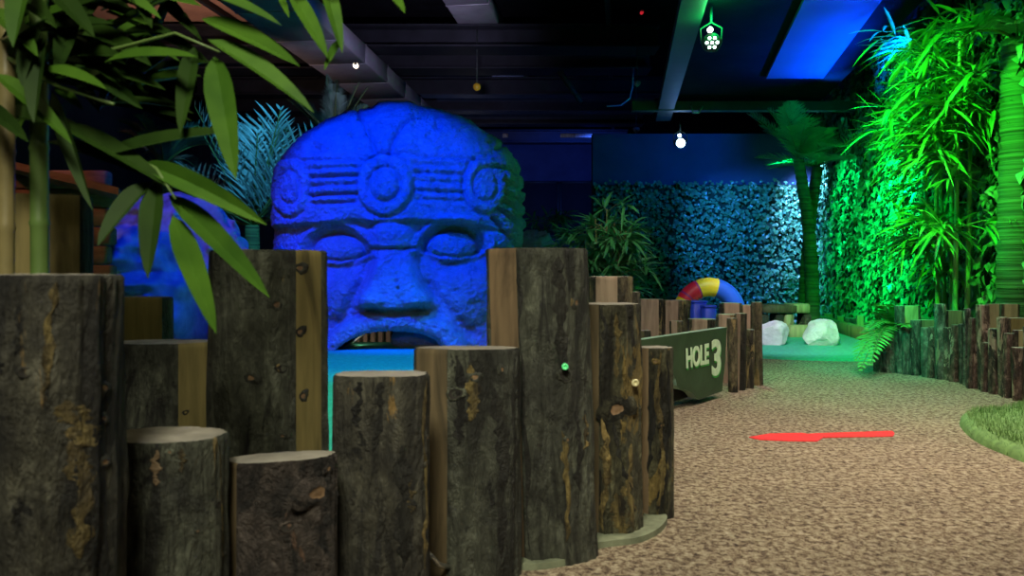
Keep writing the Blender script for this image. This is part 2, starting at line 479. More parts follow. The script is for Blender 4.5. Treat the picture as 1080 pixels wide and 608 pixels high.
# ------------------------------------------------------------------ logs
def make_log(name, px0, px1, ytop, d, label, bk='bark_grey', flats=(), sawn_m='sawn_tan', deep=.9, seed=0, group=None, cat='log',
             nth=72, nz=60, rel=1.0, lean=0.0, z0=0.0, knots=(), topm='cut_top', squ=2.3, flare=.03, topsl=0.0, flatdir=None, strips=()):
    """upright log; flats: ranges (-1..1 across the front) that were sawn flat"""
    r = (px1 - px0) / 2 / F * d
    xc = X((px0 + px1) / 2, d); zt = Z(ytop, d - r * deep * .5)
    h = zt - z0
    th = np.linspace(0, 2 * np.pi, nth, endpoint=False)
    rr = (np.abs(np.cos(th)) ** squ + np.abs(np.sin(th)) ** squ) ** (-1 / squ)
    rr = rr / np.max(np.abs(rr * np.cos(th)))
    fl = np.zeros(nth, bool)
    cuts = []
    for a, b in flats:
        ta, tb = -math.acos(max(-1, min(1, a))), -math.acos(max(-1, min(1, b)))
        cuts.append(((ta + tb) / 2, math.cos((tb - ta) / 2) * .995))
    for md in (flatdir or ()): cuts.append(md)
    for mid, dist in cuts:
        c = np.cos(th - mid); lim = np.where(c > .05, dist / np.maximum(c, .05), 9)
        fl |= lim < rr
        rr = np.minimum(rr, lim)
    zz = np.concatenate([np.linspace(0, 1, nz) * (h - .006) + z0, [zt]])
    T, ZZ = np.meshgrid(th, zz)
    RR = np.tile(rr, (len(zz), 1)) * r
    pts = np.stack([np.cos(T).ravel() * 3 * max(r / .1, .6), np.sin(T).ravel() * 3 * max(r / .1, .6), ZZ.ravel() * 3.2], 1)
    e = fbm(pts * np.array([1, 1, .35]) + seed * 7.3, 4, seed)
    e2 = fbm(pts * np.array([2.2, 2.2, 2.0]) + seed * 3.1, 3, seed + 50)
    disp = (.055 * e + .025 * e2).reshape(T.shape)
    ridge = -np.abs(vnoise(pts * np.array([2.4, 2.4, .28]) + seed * 5.7, seed + 9)).reshape(T.shape)
    disp = disp + .07 * ridge + .03
    FL = np.tile(fl, (len(zz), 1))
    disp = np.where(FL, disp * .06 - .012, disp) * rel
    RR = RR * (1 + disp)
    RR *= (1 + flare * (1 - (ZZ - z0) / h) ** 3)
    RR[-1] *= .965
    lx = lean * (ZZ - zt)
    XX = xc + RR * np.cos(T) + lx; YY = d + RR * np.sin(T) * deep
    ZZ = ZZ + topsl * (XX - xc) * ((ZZ - z0) / h) ** 6
    V = np.stack([XX.ravel(), YY.ravel(), ZZ.ravel()], 1)
    body, sw = MB(), MB()
    nzr = len(zz); fb, fs = [], []
    for j in range(nth):
        k = (j + 1) % nth
        tgt = fs if (fl[j] and fl[k]) else fb
        for i in range(nzr - 1):
            tgt.append((i * nth + j, i * nth + k, (i + 1) * nth + k, (i + 1) * nth + j))

    def sub(faces):
        used = sorted({i for f in faces for i in f}); mp = {u: q for q, u in enumerate(used)}
        return [V[u] for u in used], [tuple(mp[i] for i in f) for f in faces]
    vb, f_ = sub(fb); body.add(vb, f_)
    o = body.build(name, M[bk], origin=(xc, d, z0))
    tag(o, label, cat, group)
    if fs:
        vs_, f_ = sub(fs); sw.add(vs_, f_); c = sw.build('sawn_face', M[sawn_m], o)
        c['label'] = 'flat sawn face without bark'
    top = V[(nzr - 1) * nth:]
    cen = top.mean(0)
    cap = MB(); vs_ = list(top); fcs = []
    prev = list(range(nth))
    for s_ in (.66, .33):
        st = len(vs_)
        for q in range(nth):
            p = cen + (top[q] - cen) * s_; p = p + np.array([0, 0, .003 * vnoise(np.array([p * 40]), seed)[0]]); vs_.append(p)
        fcs += [(prev[q], prev[(q + 1) % nth], st + (q + 1) % nth, st + q) for q in range(nth)]
        prev = list(range(st, st + nth))
    vs_.append(cen); fcs += [(prev[q], prev[(q + 1) % nth], len(vs_) - 1) for q in range(nth)]
    cap.add(vs_, fcs)
    c = cap.build('cut_top', M[topm], o); c['label'] = 'pale sawn top end'
    for (kx, ky, ks, km) in knots:
        u = (X(kx, d - r) - xc) / r; u = max(-.97, min(.97, u))
        t_ = -math.acos(u); j = int(round((t_ % (2 * math.pi)) / (2 * math.pi) * nth)) % nth
        kz = Z(ky, d - r * .9)
        i = int(max(0, min(nzr - 2, (kz - z0) / h * nz)))
        p = Vector(V[i * nth + j]); p.z = kz
        nrm = Vector((math.cos(t_), math.sin(t_) * 1.0, 0)).normalized()
        sd = nrm.cross(Vector((0, 0, 1))).normalized(); up = Vector((0, 0, 1))
        kr = ks / F * d * .62
        kb = MB()
        prof = [(2.0, -.22), (1.55, .02), (1.15, .20), (.85, .26), (.62, .16), (.45, .10), (.25, .15), (0.02, .16)] if km != 'knot_dark' else [(1.2, -.2), (1.05, .10), (.8, .16), (.55, .0), (.02, -.05)]
        n_ = 18; vs_, fc = [], []
        for (pr, ph) in prof:
            for q in range(n_):
                a = 2 * math.pi * q / n_; wob = 1 + .12 * math.sin(2 * a + kx) + .10 * math.sin(3 * a + ky) + .08 * math.sin(7 * a + kx)
                vs_.append(p + sd * (math.cos(a) * pr * kr * wob) + up * (math.sin(a) * pr * kr * .8 * wob) + nrm * (ph * kr))
        for q2 in range(len(prof) - 1):
            for q in range(n_): fc.append((q2 * n_ + q, q2 * n_ + (q + 1) % n_, (q2 + 1) * n_ + (q + 1) % n_, (q2 + 1) * n_ + q))
        kb.add(vs_, fc); kb.m = [0 if (q_ // n_) < (4 if km != 'knot_dark' else 2) else 1 for q_ in range(len(fc))]
        kb.build('knot', [M[bk], M[km]], o)
    grid = V.reshape(nzr, nth, 3)
    for (path, wpx, km) in strips:
        npt = 40; pa = np.array(path, float); tt = np.linspace(0, len(pa) - 1, npt)
        xs_ = np.interp(tt, range(len(pa)), pa[:, 0]); ys_ = np.interp(tt, range(len(pa)), pa[:, 1])
        kb = MB(); vs_, fc = [], []
        for q in range(npt):
            wob = 1 + .55 * vnoise(np.array([[q * .33 + pa[0, 0], pa[0, 1], seed]]), 3)[0] + .3 * vnoise(np.array([[q * .9 + pa[0, 0], pa[0, 1], seed]]), 4)[0]
            endt = min(1, 6 * q / npt + .15, 6 * (npt - 1 - q) / npt + .15)
            sh = 2.2 * vnoise(np.array([[q * .25, pa[0, 0], seed]]), 6)[0]
            for e_ in np.linspace(-1, 1, 7):
                kx = xs_[q] + sh + e_ * wpx * .5 * wob * endt
                u = max(-.985, min(.985, (X(kx, d - r * deep * .6) - xc) / r))
                t_ = (-math.acos(u)) % (2 * math.pi); jf = t_ / (2 * math.pi) * nth; j0 = int(jf) % nth; fj = jf - int(jf)
                kz = Z(ys_[q], d - r * deep); kz = max(z0 + .004, min(zt - .012, kz)); fi = (kz - z0) / (h - .006) * (nz - 1); i0 = max(0, min(nz - 2, int(fi))); fi -= i0
                p = (grid[i0, j0] * (1 - fj) + grid[i0, (j0 + 1) % nth] * fj) * (1 - fi) + (grid[i0 + 1, j0] * (1 - fj) + grid[i0 + 1, (j0 + 1) % nth] * fj) * fi
                lift = (.0045 * (1 - e_ ** 4) - .0025) * min(1.0, d / 2.0) + .0012 * vnoise(np.array([[q * .8, e_ * 2.0, seed]]), 8)[0]
                vs_.append((p[0] + math.cos(t_) * lift, p[1] + math.sin(t_) * lift, p[2]))
        for q in range(npt - 1):
            for e_ in range(6): fc.append((q * 7 + e_, q * 7 + e_ + 1, (q + 1) * 7 + e_ + 1, (q + 1) * 7 + e_))
        kb.add(vs_, fc); c = kb.build('bark_strip', M[km], o); c['label'] = 'strip where the bark has peeled'
    return o, (xc, d, r, zt)


G1 = 'upright logs of the near border'
near = {}
near['A'] = make_log('log', -62, 121, 290, 1.35, 'widest rough-barked log at the left edge below the bamboo canes, yellow crack down it', 'bark_dark', [], deep=.8, seed=1, group=G1,
                     knots=[(75, 420, 9, 'knot'), (88, 455, 7, 'knot'), (70, 505, 9, 'knot'), (8, 395, 12, 'knot_dark')], rel=1.25, nz=90, nth=110, strips=[([(63, 294), (60, 340), (58, 385), (57, 425)], 7, 'ochre'), ([(70, 425), (80, 455), (86, 480)], 22, 'ochre'), ([(76, 470), (82, 520), (78, 600)], 20, 'ochre'), ([(104, 370), (106, 420), (102, 470)], 11, 'ochre'), ([(14, 380), (8, 405)], 22, 'black_stain')])
near['B'] = make_log('log', 8, 92, 205, 1.85, 'tall smooth olive log with flat sawn face behind the bamboo canes', 'bark_dark', [(-.45, .97)], 'sawn_olive', seed=2, group=G1)
near['C'] = make_log('log', 121, 178, 314, 2.45, 'small olive sawn log end showing above the medium log left', 'bark_dark', [(-.85, .9)], 'sawn_olive', seed=3, group=G1)
near['D'] = make_log('log', 121, 226, 362, 2.10, 'medium dark log with pale peeled right strip, below the small olive end', 'bark_grey', [(.50, .98)], 'sawn_olive', seed=4, group=G1, deep=.6,
                     knots=[(160, 425, 4, 'knot_dark'), (185, 440, 5, 'knot_dark')])
near['E'] = make_log('log', 115, 236, 463, 1.62, 'short greenish grey log with wide pale top beside the widest log', 'bark_grey', [], 'sawn_dark', seed=5, group=G1, deep=.72, strips=[([(172, 474), (173, 512)], 9, 'sawn_tan'), ([(196, 474), (196, 500)], 5, 'ochre'), ([(230, 478), (231, 540), (229, 600)], 7, 'ochre'), ([(126, 480), (128, 600)], 10, 'black_stain')],
                     knots=[(197, 500, 5, 'knot_dark'), (212, 545, 6, 'knot_dark'), (195, 568, 3, 'knot'), (170, 480, 4, 'knot')])
near['F'] = make_log('log', 226, 343, 264, 2.04, 'tall dark log with pale olive strip along its right edge, left of stone face', 'bark_grey', [(.66, .99)], 'sawn_olive', seed=6, group=G1, deep=.8,
                     knots=[(287, 322, 8, 'knot'), (258, 400, 8, 'knot'), (290, 390, 9, 'knot_dark'), (309, 283, 8, 'knot'), (311, 352, 7, 'knot'), (312, 422, 7, 'knot'), (290, 462, 4, 'knot')])
near['G'] = make_log('log', 236, 353, 485, 1.72, 'short gnarled brown log with large knot at the bottom of the tall strip-edged log', 'bark_knot', [(-.99, -.72)], 'sawn_dark', seed=7, group=G1, deep=.42, topsl=.06,
                     knots=[(322, 530, 22, 'knot'), (262, 540, 6, 'knot_dark'), (292, 566, 12, 'knot_dark'), (330, 505, 6, 'knot')])
near['H'] = make_log('log', 354, 451, 396, 1.87, 'mid height dark log with rim-lit edges standing just right of the teal gap', 'bark_dark', [], seed=8, group=G1, deep=.55, squ=3.2, topm='cut_top', strips=[([(445, 405), (443, 470), (446, 560), (443, 605)], 5, 'ochre'), ([(402, 400), (401, 440), (396, 475)], 9, 'black_stain'), ([(382, 400), (380, 450)], 7, 'black_stain'), ([(424, 470), (427, 540), (424, 600)], 16, 'black_stain'), ([(431, 505), (430, 545)], 7, 'ochre')],
                     knots=[(418, 478, 1.8, 'green_glint'), (425, 525, 4, 'knot'), (428, 540, 4, 'knot'), (368, 535, 6, 'knot_dark'), (444, 470, 4, 'knot'), (443, 498, 4, 'knot')])  # smallest knot carries the painted green glint
near['I'] = make_log('log', 437, 547, 368, 2.12, 'mid height log with tan sawn strip on its left, under the stone mouth', 'bark_grey', [(-.99, -.36)], 'sawn_dark', seed=9, group=G1, deep=.40, strips=[([(495, 385), (500, 420), (497, 445)], 16, 'ochre'), ([(484, 375), (488, 440), (484, 470)], 13, 'black_stain'), ([(522, 410), (528, 470), (524, 590)], 14, 'black_stain'), ([(540, 380), (541, 470), (538, 590)], 7, 'black_stain')],
                     knots=[(480, 420, 14, 'knot_dark'), (498, 402, 8, 'knot'), (527, 394, 6, 'knot')])
near['J'] = make_log('log', 513, 618, 262, 2.30, 'tallest grey log with tan strip at upper left, hiding the right stone cheek', 'bark_grey', [(-.99, -.42)], 'sawn_tan', seed=10, group=G1, deep=.85, lean=-.03, strips=[([(585, 455), (588, 500), (586, 572)], 6, 'ochre'), ([(588, 270), (587, 330), (590, 395)], 15, 'black_stain'), ([(548, 266), (547, 340), (550, 580)], 6, 'black_stain'), ([(600, 430), (603, 470), (600, 520)], 8, 'black_stain'), ([(609, 440), (608, 480)], 4, 'ochre')],
                     knots=[(607, 320, 7, 'knot'), (590, 397, 13, 'knot_dark'), (590, 465, 4, 'knot'), (560, 470, 4, 'knot_dark')])
near['K'] = make_log('log', 606, 674, 321, 2.48, 'ochre streaked log with bulging knot immediately right of the tallest grey log', 'bark_yellow', [(-.9, -.35)], 'sawn_dark', seed=11, group=G1, deep=.9,
                     knots=[(650, 432, 17, 'knot'), (668, 425, 5, 'knot'), (640, 470, 5, 'knot_dark')], rel=1.8, strips=[([(634, 325), (638, 360), (632, 400)], 9, 'black_stain'), ([(636, 440), (638, 500), (634, 560)], 9, 'ochre'), ([(650, 520), (654, 565)], 16, 'ochre'), ([(664, 470), (660, 520), (664, 560)], 10, 'ochre'), ([(646, 440), (652, 480), (662, 520)], 5, 'black_stain'), ([(648, 330), (650, 400)], 7, 'ochre')])
near['L'] = make_log('log', 668, 709, 367, 2.62, 'narrow rough ochre log at the right end of the near border, with pale top', 'bark_yellow', [(-.95, -.3)], 'sawn_tan', seed=12, group=G1, rel=2.0, deep=.7, strips=[([(684, 400), (688, 450), (682, 500)], 6, 'black_stain'), ([(695, 372), (693, 430), (698, 490), (694, 545)], 7, 'ochre'), ([(702, 380), (703, 450), (701, 530)], 4, 'black_stain')],
                     knots=[(692, 382, 4, 'knot'), (700, 450, 4, 'knot')])
near['M'] = make_log('log', 620, 666, 292, 3.7, 'pale ochre log top standing behind the ochre streaked log, under the potted palm', 'bark_mid', [(-.7, .3)], 'sawn_pink', seed=13, group=G1)
near['N'] = make_log('log', 663, 675, 308, 3.75, 'thin knobbly dark post tucked right of the pale ochre log top', 'bark_dark', [], seed=14, group=G1)


def washer(px, py, d, mat, nm, parent, r=.006):
    mb = MB(); c = P(px, py, d); prof = [(r * 1.0, .004), (r * 1.0, -.006), (r * .5, -.007), (r * .42, -.003), (.0005, -.003)]
    vs, fc, n_ = [], [], 16
    for (pr, y) in prof:
        for q in range(n_): vs.append(c + Vector((math.cos(2 * math.pi * q / n_) * pr, y, math.sin(2 * math.pi * q / n_) * pr)))
    for a in range(len(prof) - 1):
        for q in range(n_): fc.append((a * n_ + q, a * n_ + (q + 1) % n_, (a + 1) * n_ + (q + 1) % n_, (a + 1) * n_ + q))
    mb.add(vs, fc); o = mb.build(nm, M[mat], parent); return o


washer(596, 387, 2.165, 'green_glint', 'bolt', near['J'][0], .009)['label'] = 'round bolt with green light put into its colour'
washer(670, 404, 2.40, 'brass', 'bolt', near['K'][0], .011)['label'] = 'pale brass washer bolt'
# bent nail by the foot of the logs
tag(MB().tube([P(451, 583, 2.0), P(456, 588, 2.0), P(463, 596, 2.02), P(480, 600, 2.09)], .006, 8).build('steel_peg', M['metal']), 'small bright metal peg at the foot of the mid height logs', 'peg')

# ---------- posts of the far side of hole three
G2 = 'posts around hole three'
hole3 = [
    # px0 px1 ytop depth bark flats sawn label
    (673, 700, 316, 6.7, 'bark_mid', [(-.98, .42)], 'sawn_pink', 'leftmost wide pale sawn post behind the hole sign'),
    (699.5, 727, 317, 6.65, 'bark_mid', [(-.98, .12)], 'sawn_pink', 'second wide pale sawn post behind the hole sign, left of the log tops coloured as blue-lit'),
    (671, 686, 349, 6.2, 'bark_dark', [(-.9, .0)], 'sawn_dark', 'shortest dark post just above the left end of the hole sign'),
    (707, 721, 339, 6.3, 'bark_mid', [(-.95, -.1)], 'sawn_pink', 'short half-sawn post in front of the second wide pale post'),
    (727, 755, 337, 6.15, 'bark_mid', [(-.98, .15)], 'sawn_pink', 'short half-sawn post below the log tops coloured as blue-lit'),
    (756, 777, 332, 5.75, 'bark_mid', [(-.98, .2)], 'sawn_pink', 'half-sawn post just above the right end of the hole sign'),
    (761, 781, 320, 6.1, 'bark_mid', [(-.98, .7)], 'sawn_pink', 'pale sawn post top under the right foot of the striped ring'),
    (767, 777, 336, 5.28, 'bark_mid', [], 'sawn_tan', 'slim barked post touching the right end of the hole sign'),
    (776, 787, 331, 5.38, 'bark_yellow', [(-.95, -.2)], 'sawn_pink', 'second slim post right of the hole sign'),
    (786, 795, 348, 5.46, 'bark_mid', [], 'sawn_tan', 'lowest slim post between two taller ones right of the hole sign'),
    (793, 803, 319, 5.60, 'bark_mid', [], 'sawn_tan', 'tall outermost post right of the hole sign'),
    (782, 794, 322, 5.85, 'bark_mid', [(-.9, .3)], 'sawn_pink', 'pale sawn post behind the lowest slim post right of the hole sign'),
]
for i, (a, b_, yt, d, bk, fl, sm, lab) in enumerate(hole3):
    make_log('border_post', a, b_, yt, d, lab, bk, fl, sm, seed=30 + i, group=G2, cat='post', nth=40, nz=32, rel=2.2, squ=2.6, lean=.02 * math.sin(i * 1.7))

# ---------- right fence
G3 = 'bark posts of the right border'
fence = [(922, 933, 361, 393, 'bark_light'), (933, 944, 357, 394, 'bark_light'), (944, 953, 323, 395, 'bark_light'), (952.5, 961, 347, 396, 'bark_light'),
         (961, 970, 338, 397, 'bark_light'), (972, 980.5, 346, 399, 'bark_light'), (980, 987, 345, 400, 'bark_red'), (986, 997, 321, 401, 'bark_light'),
         (996, 1005, 346, 402, 'bark_red'), (1004, 1012, 343, 404, 'bark_red'), (1011, 1018, 342, 406, 'bark_light'), (1017, 1023, 326, 408, 'bark_light'),
         (1022, 1032, 336, 411, 'bark_red'), (1031, 1041, 322, 413, 'bark_red'), (1037, 1045, 362, 415, 'bark_red'), (1044, 1054, 347, 417, 'bark_red'),
         (1053, 1062, 335, 419, 'bark_red'), (1060, 1069, 352, 421, 'bark_red'), (1068, 1081, 367, 424, 'bark_red'), (1080, 1094, 345, 428, 'bark_red')]
ordn = ['first', 'second', 'third', 'fourth', 'fifth', 'sixth', 'seventh', 'eighth', 'ninth', 'tenth', 'eleventh', 'twelfth', 'thirteenth', 'fourteenth',
        'fifteenth', 'sixteenth', 'seventeenth', 'eighteenth', 'nineteenth', 'twentieth']
for i, (a, b_, yt, yb, bk) in enumerate(fence):
    d = DG(yb) + .05
    tall = 'tall' if yt < 330 else ('short' if yt > 350 else 'mid height')
    make_log('bark_post', a, b_, yt, d, f'{tall} rough bark post, {ordn[i]} from the fern in the right border front row', bk, [], seed=60 + i, group=G3, cat='post',
             nth=40, nz=36, rel=3.4, lean=.03 * math.sin(i * 2.3))
G4 = 'sawn posts behind the right border'
back = [(951, 970, 323, 6.35, 'sawn_pale', 'square-topped sawn post behind the fourth and fifth bark posts from the fern'),
        (969, 987, 338, 6.2, 'sawn_tan', 'low sawn post behind the sixth and seventh bark posts from the fern'),
        (997, 1016, 328, 5.95, 'sawn_tan', 'sawn post behind the ninth and tenth bark posts from the fern'),
        (1040, 1057, 321, 5.65, 'sawn_pale', 'wide yellowish sawn post, left of a pair behind the right border'),
        (1056, 1075, 321, 5.58, 'sawn_pale', 'wide yellowish sawn post, right of a pair behind the right border'),
        (1062, 1085, 336, 5.25, 'sawn_olive', 'darker sawn post below the yellowish pair at the frame edge'),
        (1070, 1094, 349, 5.08, 'sawn_pale', 'lowest pale sawn post at the frame edge behind bark posts')]
for i, (a, b_, yt, d, sm, lab) in enumerate(back):
    make_log('sawn_post', a, b_, yt, d, lab, 'bark_mid', [(-.97, .97)], sm, seed=90 + i, group=G4, cat='post', nth=40, nz=20, squ=3.5, deep=.7, flare=0)

# small posts at the foot of the ivy and beyond the head
for i, (a, b_, yt, d, lab) in enumerate([(868, 880, 331, 11.4, 'low wide post at the ivy foot nearest the leaning palm'), (892, 902, 336, 9.8, 'dark low post at the ivy foot between two green ones'),
                                         (903, 912, 333, 9.5, 'low green-lit post at the ivy foot nearest the fern'), (882, 891, 334, 10.4, 'low green-lit post at the ivy foot beside the dark one')]):
    make_log('border_post', a, b_, yt, d, lab, 'bark_dark' if i == 1 else 'bark_mid', [(-.9, .5)] if i != 1 else [], 'sawn_olive', seed=110 + i, group='low posts at the ivy foot', cat='post', nth=28, nz=14)
for i, px in enumerate((378, 386, 394, 402, 410)):
    make_log('border_post', px - 3.7, px + 3.7, 344 + (i * 7) % 5, 8.75, f'slim pale post seen through the stone mouth, {ordn[i]} from its left', 'bark_mid', [(-.8, .6)], 'sawn_pink', seed=120 + i,
             group='posts seen through the stone mouth', cat='post', nth=24, nz=12)
for i, (a, b_, yt) in enumerate(((196, 206, 308), (206, 215, 320), (215, 224, 326), (224, 232, 318))):
    make_log('border_post', a, b_, yt, 8.2, f'small blue-lit post in the hollow of the warty rock, {ordn[i]} from its left', 'bark_mid', [(-.8, .6)], 'sawn_pink', seed=130 + i,
             group='posts in the rock hollow', cat='post', nth=24, nz=12)

# ------------------------------------------------------------------ sign HOLE 3
def sgn_hit(px, py):
    k = (px - CX) / F; t = (4.47 * k - .88) / (.5 - .64 * k); d = 4.47 + .64 * t
    return Vector((.88 + .5 * t, d, Z(py, d)))


sn = Vector((.788, -.616, 0))
sroot = empty('hole_sign', (1.0, 4.6, 0), 'dark green board sign reading HOLE 3 on the path side of the posts', 'sign')
outl = [(672, 366), (720, 356.5), (766.6, 345.5), (765, 380), (761.5, 413), (750, 417), (738, 422), (734.5, 420.5), (731, 415.5), (727, 413), (722, 411.5), (717, 411), (714, 407), (713, 401), (710.5, 396), (709, 402), (706, 401), (690, 405), (672, 410)]
fr = [sgn_hit(*p) for p in outl]; fr[0].z = fr[2].z - .004; fr[1].z = fr[2].z - .002
bk_ = [p - sn * .05 for p in fr]; n_ = len(fr)
mb = MB(); mb.add(fr + bk_, [tuple(range(n_ - 1, -1, -1)), tuple(range(n_, 2 * n_))])
mb.add(fr + bk_, [(k, (k + 1) % n_, n_ + (k + 1) % n_, n_ + k) for k in range(n_)], 1)
mb.build('board', [M['sign'], M['sign_edge']], sroot, smooth=False)
# dark backing strip under the notch and support posts
mb = MB(); q = [(700, 398), (716, 395), (760, 400), (760, 414), (740, 421), (707, 431)]
f2 = [sgn_hit(*p) - sn * .09 for p in q]; f3 = [p - sn * .03 for p in f2]; k_ = len(q)
for p in f2 + f3: p.z = max(p.z, 0.0)
mb.add(f2 + f3, [tuple(range(k_ - 1, -1, -1)), tuple(range(k_, 2 * k_))] + [(k, (k + 1) % k_, k_ + (k + 1) % k_, k_ + k) for k in range(k_)])
mb.build('backing_board', M['black'], sroot, smooth=False)


def text_mesh(txt, quad, lift, th, mat, name, bold=.03):
    cu = bpy.data.curves.new('t', 'FONT'); cu.body = txt; cu.offset = bold; cu.extrude = .1; cu.resolution_u = 6
    ob = bpy.data.objects.new('t', cu); COL.objects.link(ob)
    dg = bpy.context.evaluated_depsgraph_get(); dg.update()
    me = bpy.data.meshes.new_from_object(ob.evaluated_get(dg))
    vs = np.array([v.co[:] for v in me.vertices]); fc = [tuple(p.vertices) for p in me.polygons]
    bpy.data.objects.remove(ob); bpy.data.meshes.remove(me); bpy.data.curves.remove(cu)
    mn, mx = vs.min(0), vs.max(0); uv = (vs - mn) / (mx - mn)
    tl, tr, br, bl = [sgn_hit(*p) for p in quad]
    out = []
    for u, v_, w in uv:
        p = (bl * (1 - u) + br * u) * (1 - v_) + (tl * (1 - u) + tr * u) * v_
        out.append(p + sn * (lift + th * w))
    mb = MB(); mb.add(out, fc); return mb.build(name, M[mat], sroot, smooth=False)


hq = [(722.5, 367.5), (746.5, 362), (746.5, 384), (723, 389)]
tq = [(749.5, 358.5), (759.5, 357.5), (759, 395.5), (750, 397.5)]
dr = lambda q, dx, dy: [(x + dx, y + dy) for x, y in q]
text_mesh('HOLE', dr(hq, .9, 1.8), .001, .003, 'letter_drop', 'lettering_shade')['label'] = 'bright green shade of the letters'
text_mesh('3', dr(tq, .9, 2.2), .001, .003, 'letter_drop', 'lettering_shade')['label'] = 'bright green shade of the numeral'
text_mesh('HOLE', hq, .004, .004, 'letter', 'lettering')['label'] = 'pale green word HOLE'
text_mesh('3', tq, .004, .004, 'letter', 'numeral')['label'] = 'pale green numeral 3'

# ------------------------------------------------------------------ red arrow on the floor
aq = [(790, 462), (812, 458.2), (846, 457.6), (852, 458.6), (862, 458.0), (941, 455.4), (943.5, 458), (942, 461), (868, 462.3), (862, 466.3), (832, 466), (801, 464.6)]
pts = [(X(px, DG(py)), DG(py)) for px, py in aq]
tag(poly_slab(pts, 0, .004).build('floor_arrow', M['arrow'], origin=(1.5, 3.85, 0), smooth=False), 'red arrow on the brown carpet pointing left', 'arrow')

# ------------------------------------------------------------------ stone head
def build_head():
    prof_px = [(128, 372), (129, 340), (130, 300), (130, 260), (130, 225), (129, 205), (127, 188), (124, 175), (116, 162), (106, 151), (95, 143.5), (78, 133), (60, 125), (45, 120.5), (25, 117), (8, 115.6), (1, 115.5)]
    D0 = 8.75; cx, cy = -1.225, 8.95
    w = np.array([p[0] for p in prof_px]) / F * D0
    z = np.array([CAMH - (p[1] - HY) / F * D0 for p in prof_px]); z[0] = 0.0
    s = np.concatenate([[0], np.cumsum(np.hypot(np.diff(w), np.diff(z)))])
    NZ = 330
    t = np.linspace(0, s[-1], NZ)
    W = np.interp(t, s, w); Zz = np.interp(t, s, z)
    ker = np.hanning(17); ker /= ker.sum()
    def smo(a):
        p = np.concatenate([2 * a[0] - a[8:0:-1], a, a[-2:-10:-1]]); return np.convolve(p, ker, 'valid')
    W[:-6] = smo(W)[:-6]; Zz[:-6] = smo(Zz)[:-6]; Zz[0] = 0
    NF, NB = 340, 90
    sf = np.sin(np.linspace(-1, 1, NF) * np.pi / 2)
    n = 2.9
    yf = -(np.maximum(0, 1 - np.abs(sf) ** n)) ** (1 / n)
    ab = np.linspace(0, np.pi, NB + 2)[1:-1]
    xb = np.sign(np.cos(ab)) * np.abs(np.cos(ab)) ** .75; yb = np.abs(np.sin(ab)) ** .75
    ux = np.concatenate([sf, xb]); uy = np.concatenate([yf, yb]); NT = len(ux)
    Wm = W.max()
    dep = .98 * (W / Wm) ** .75
    # the brow and crown lean back a little
    Xg = cx + W[:, None] * ux[None, :]; Yg = cy + dep[:, None] * uy[None, :]; Zg = np.repeat(Zz[:, None], NT, 1)
    Yg = Yg + .06 * (Zg / 2.5) ** 2
    G = np.stack([Xg, Yg, Zg], 2)
    du = np.roll(G, -1, 1) - np.roll(G, 1, 1)
    dvv = np.empty_like(G); dvv[1:-1] = G[2:] - G[:-2]; dvv[0] = G[1] - G[0]; dvv[-1] = G[-1] - G[-2]
    nr = np.cross(du, dvv); nr /= np.maximum(np.linalg.norm(nr, axis=2, keepdims=True), 1e-9)
    px = CX + F * Xg / Yg; py = HY + F * (CAMH - Zg) / Yg
    front = np.zeros((NZ, NT)); front[:, :NF] = 1
    H = np.zeros((NZ, NT))
    q = np.stack([px.ravel(), py.ravel()], 1)

    def dist(poly):
        best = np.full(len(q), 1e9)
        for (x0, y0), (x1, y1) in zip(poly[:-1], poly[1:]):
            d = np.array([x1 - x0, y1 - y0], float); L = max((d ** 2).sum(), 1e-9)
            tt = np.clip(((q - [x0, y0]) @ d) / L, 0, 1)
            best = np.minimum(best, np.hypot(q[:, 0] - x0 - tt * d[0], q[:, 1] - y0 - tt * d[1]))
        return best.reshape(px.shape)

    def ell(c, rx, ry): return np.hypot((px - c[0]) / rx, (py - c[1]) / ry)
    def sst(a, b, x): u = np.clip((x - a) / (b - a), 0, 1); return u * u * (3 - 2 * u)
    def groove(poly, wd=2.0, dp=.035): return -dp * np.exp(-(dist(poly) / wd) ** 2)
    def ring(c, rx, ry, wd, dp): e = (ell(c, rx, ry) - 1) * (rx + ry) / 2; return -dp * np.exp(-(e / wd) ** 2)
    # helmet: thick band over the brow
    band_lo = np.interp(px, [285, 310, 340, 375, 395, 420, 445, 470, 500, 530, 552], [240, 239, 236, 232, 235, 234, 233, 234, 238, 243, 246])
    H += .075 * sst(2.5, -2.5, py - band_lo)
    H += -.03 * sst(1.5, -1.5, py - np.interp(px, [285, 320, 400, 415, 510, 552], [172, 171, 168, 166, 166, 170]))
    H += groove([(318, 172), (345, 170), (385, 171), (399, 166), (412, 166), (440, 167), (480, 168), (510, 170)], 2.0, .05)
    # centre strap up the crown
    H += groove([(378, 122), (388, 140), (394, 155), (397, 166)], 2.0, .05)
    H += groove([(462, 126), (447, 126), (433, 132), (422, 143), (415, 155), (412, 166)], 2.2, .065)
    H += .02 * np.exp(-(ell((437, 147), 24, 18)) ** 4)
    # medallion and side discs
    e = ell((407, 197), 30, 32); H += .045 * sst(1.06, .92, e); H += ring((407, 197), 30, 32, 2.2, .03); H += ring((407, 197), 16.5, 17, 2.0, .05)
    H += .02 * sst(1, .6, ell((407, 197), 15, 15))
    for c, rx, ry in (((311, 199), 19, 31), ((508, 196), 21, 30)):
        H += .03 * sst(1.05, .9, ell(c, rx, ry)); H += ring(c, rx, ry, 2.0, .035); H += ring(c, rx * .55, ry * .56, 1.9, .045)
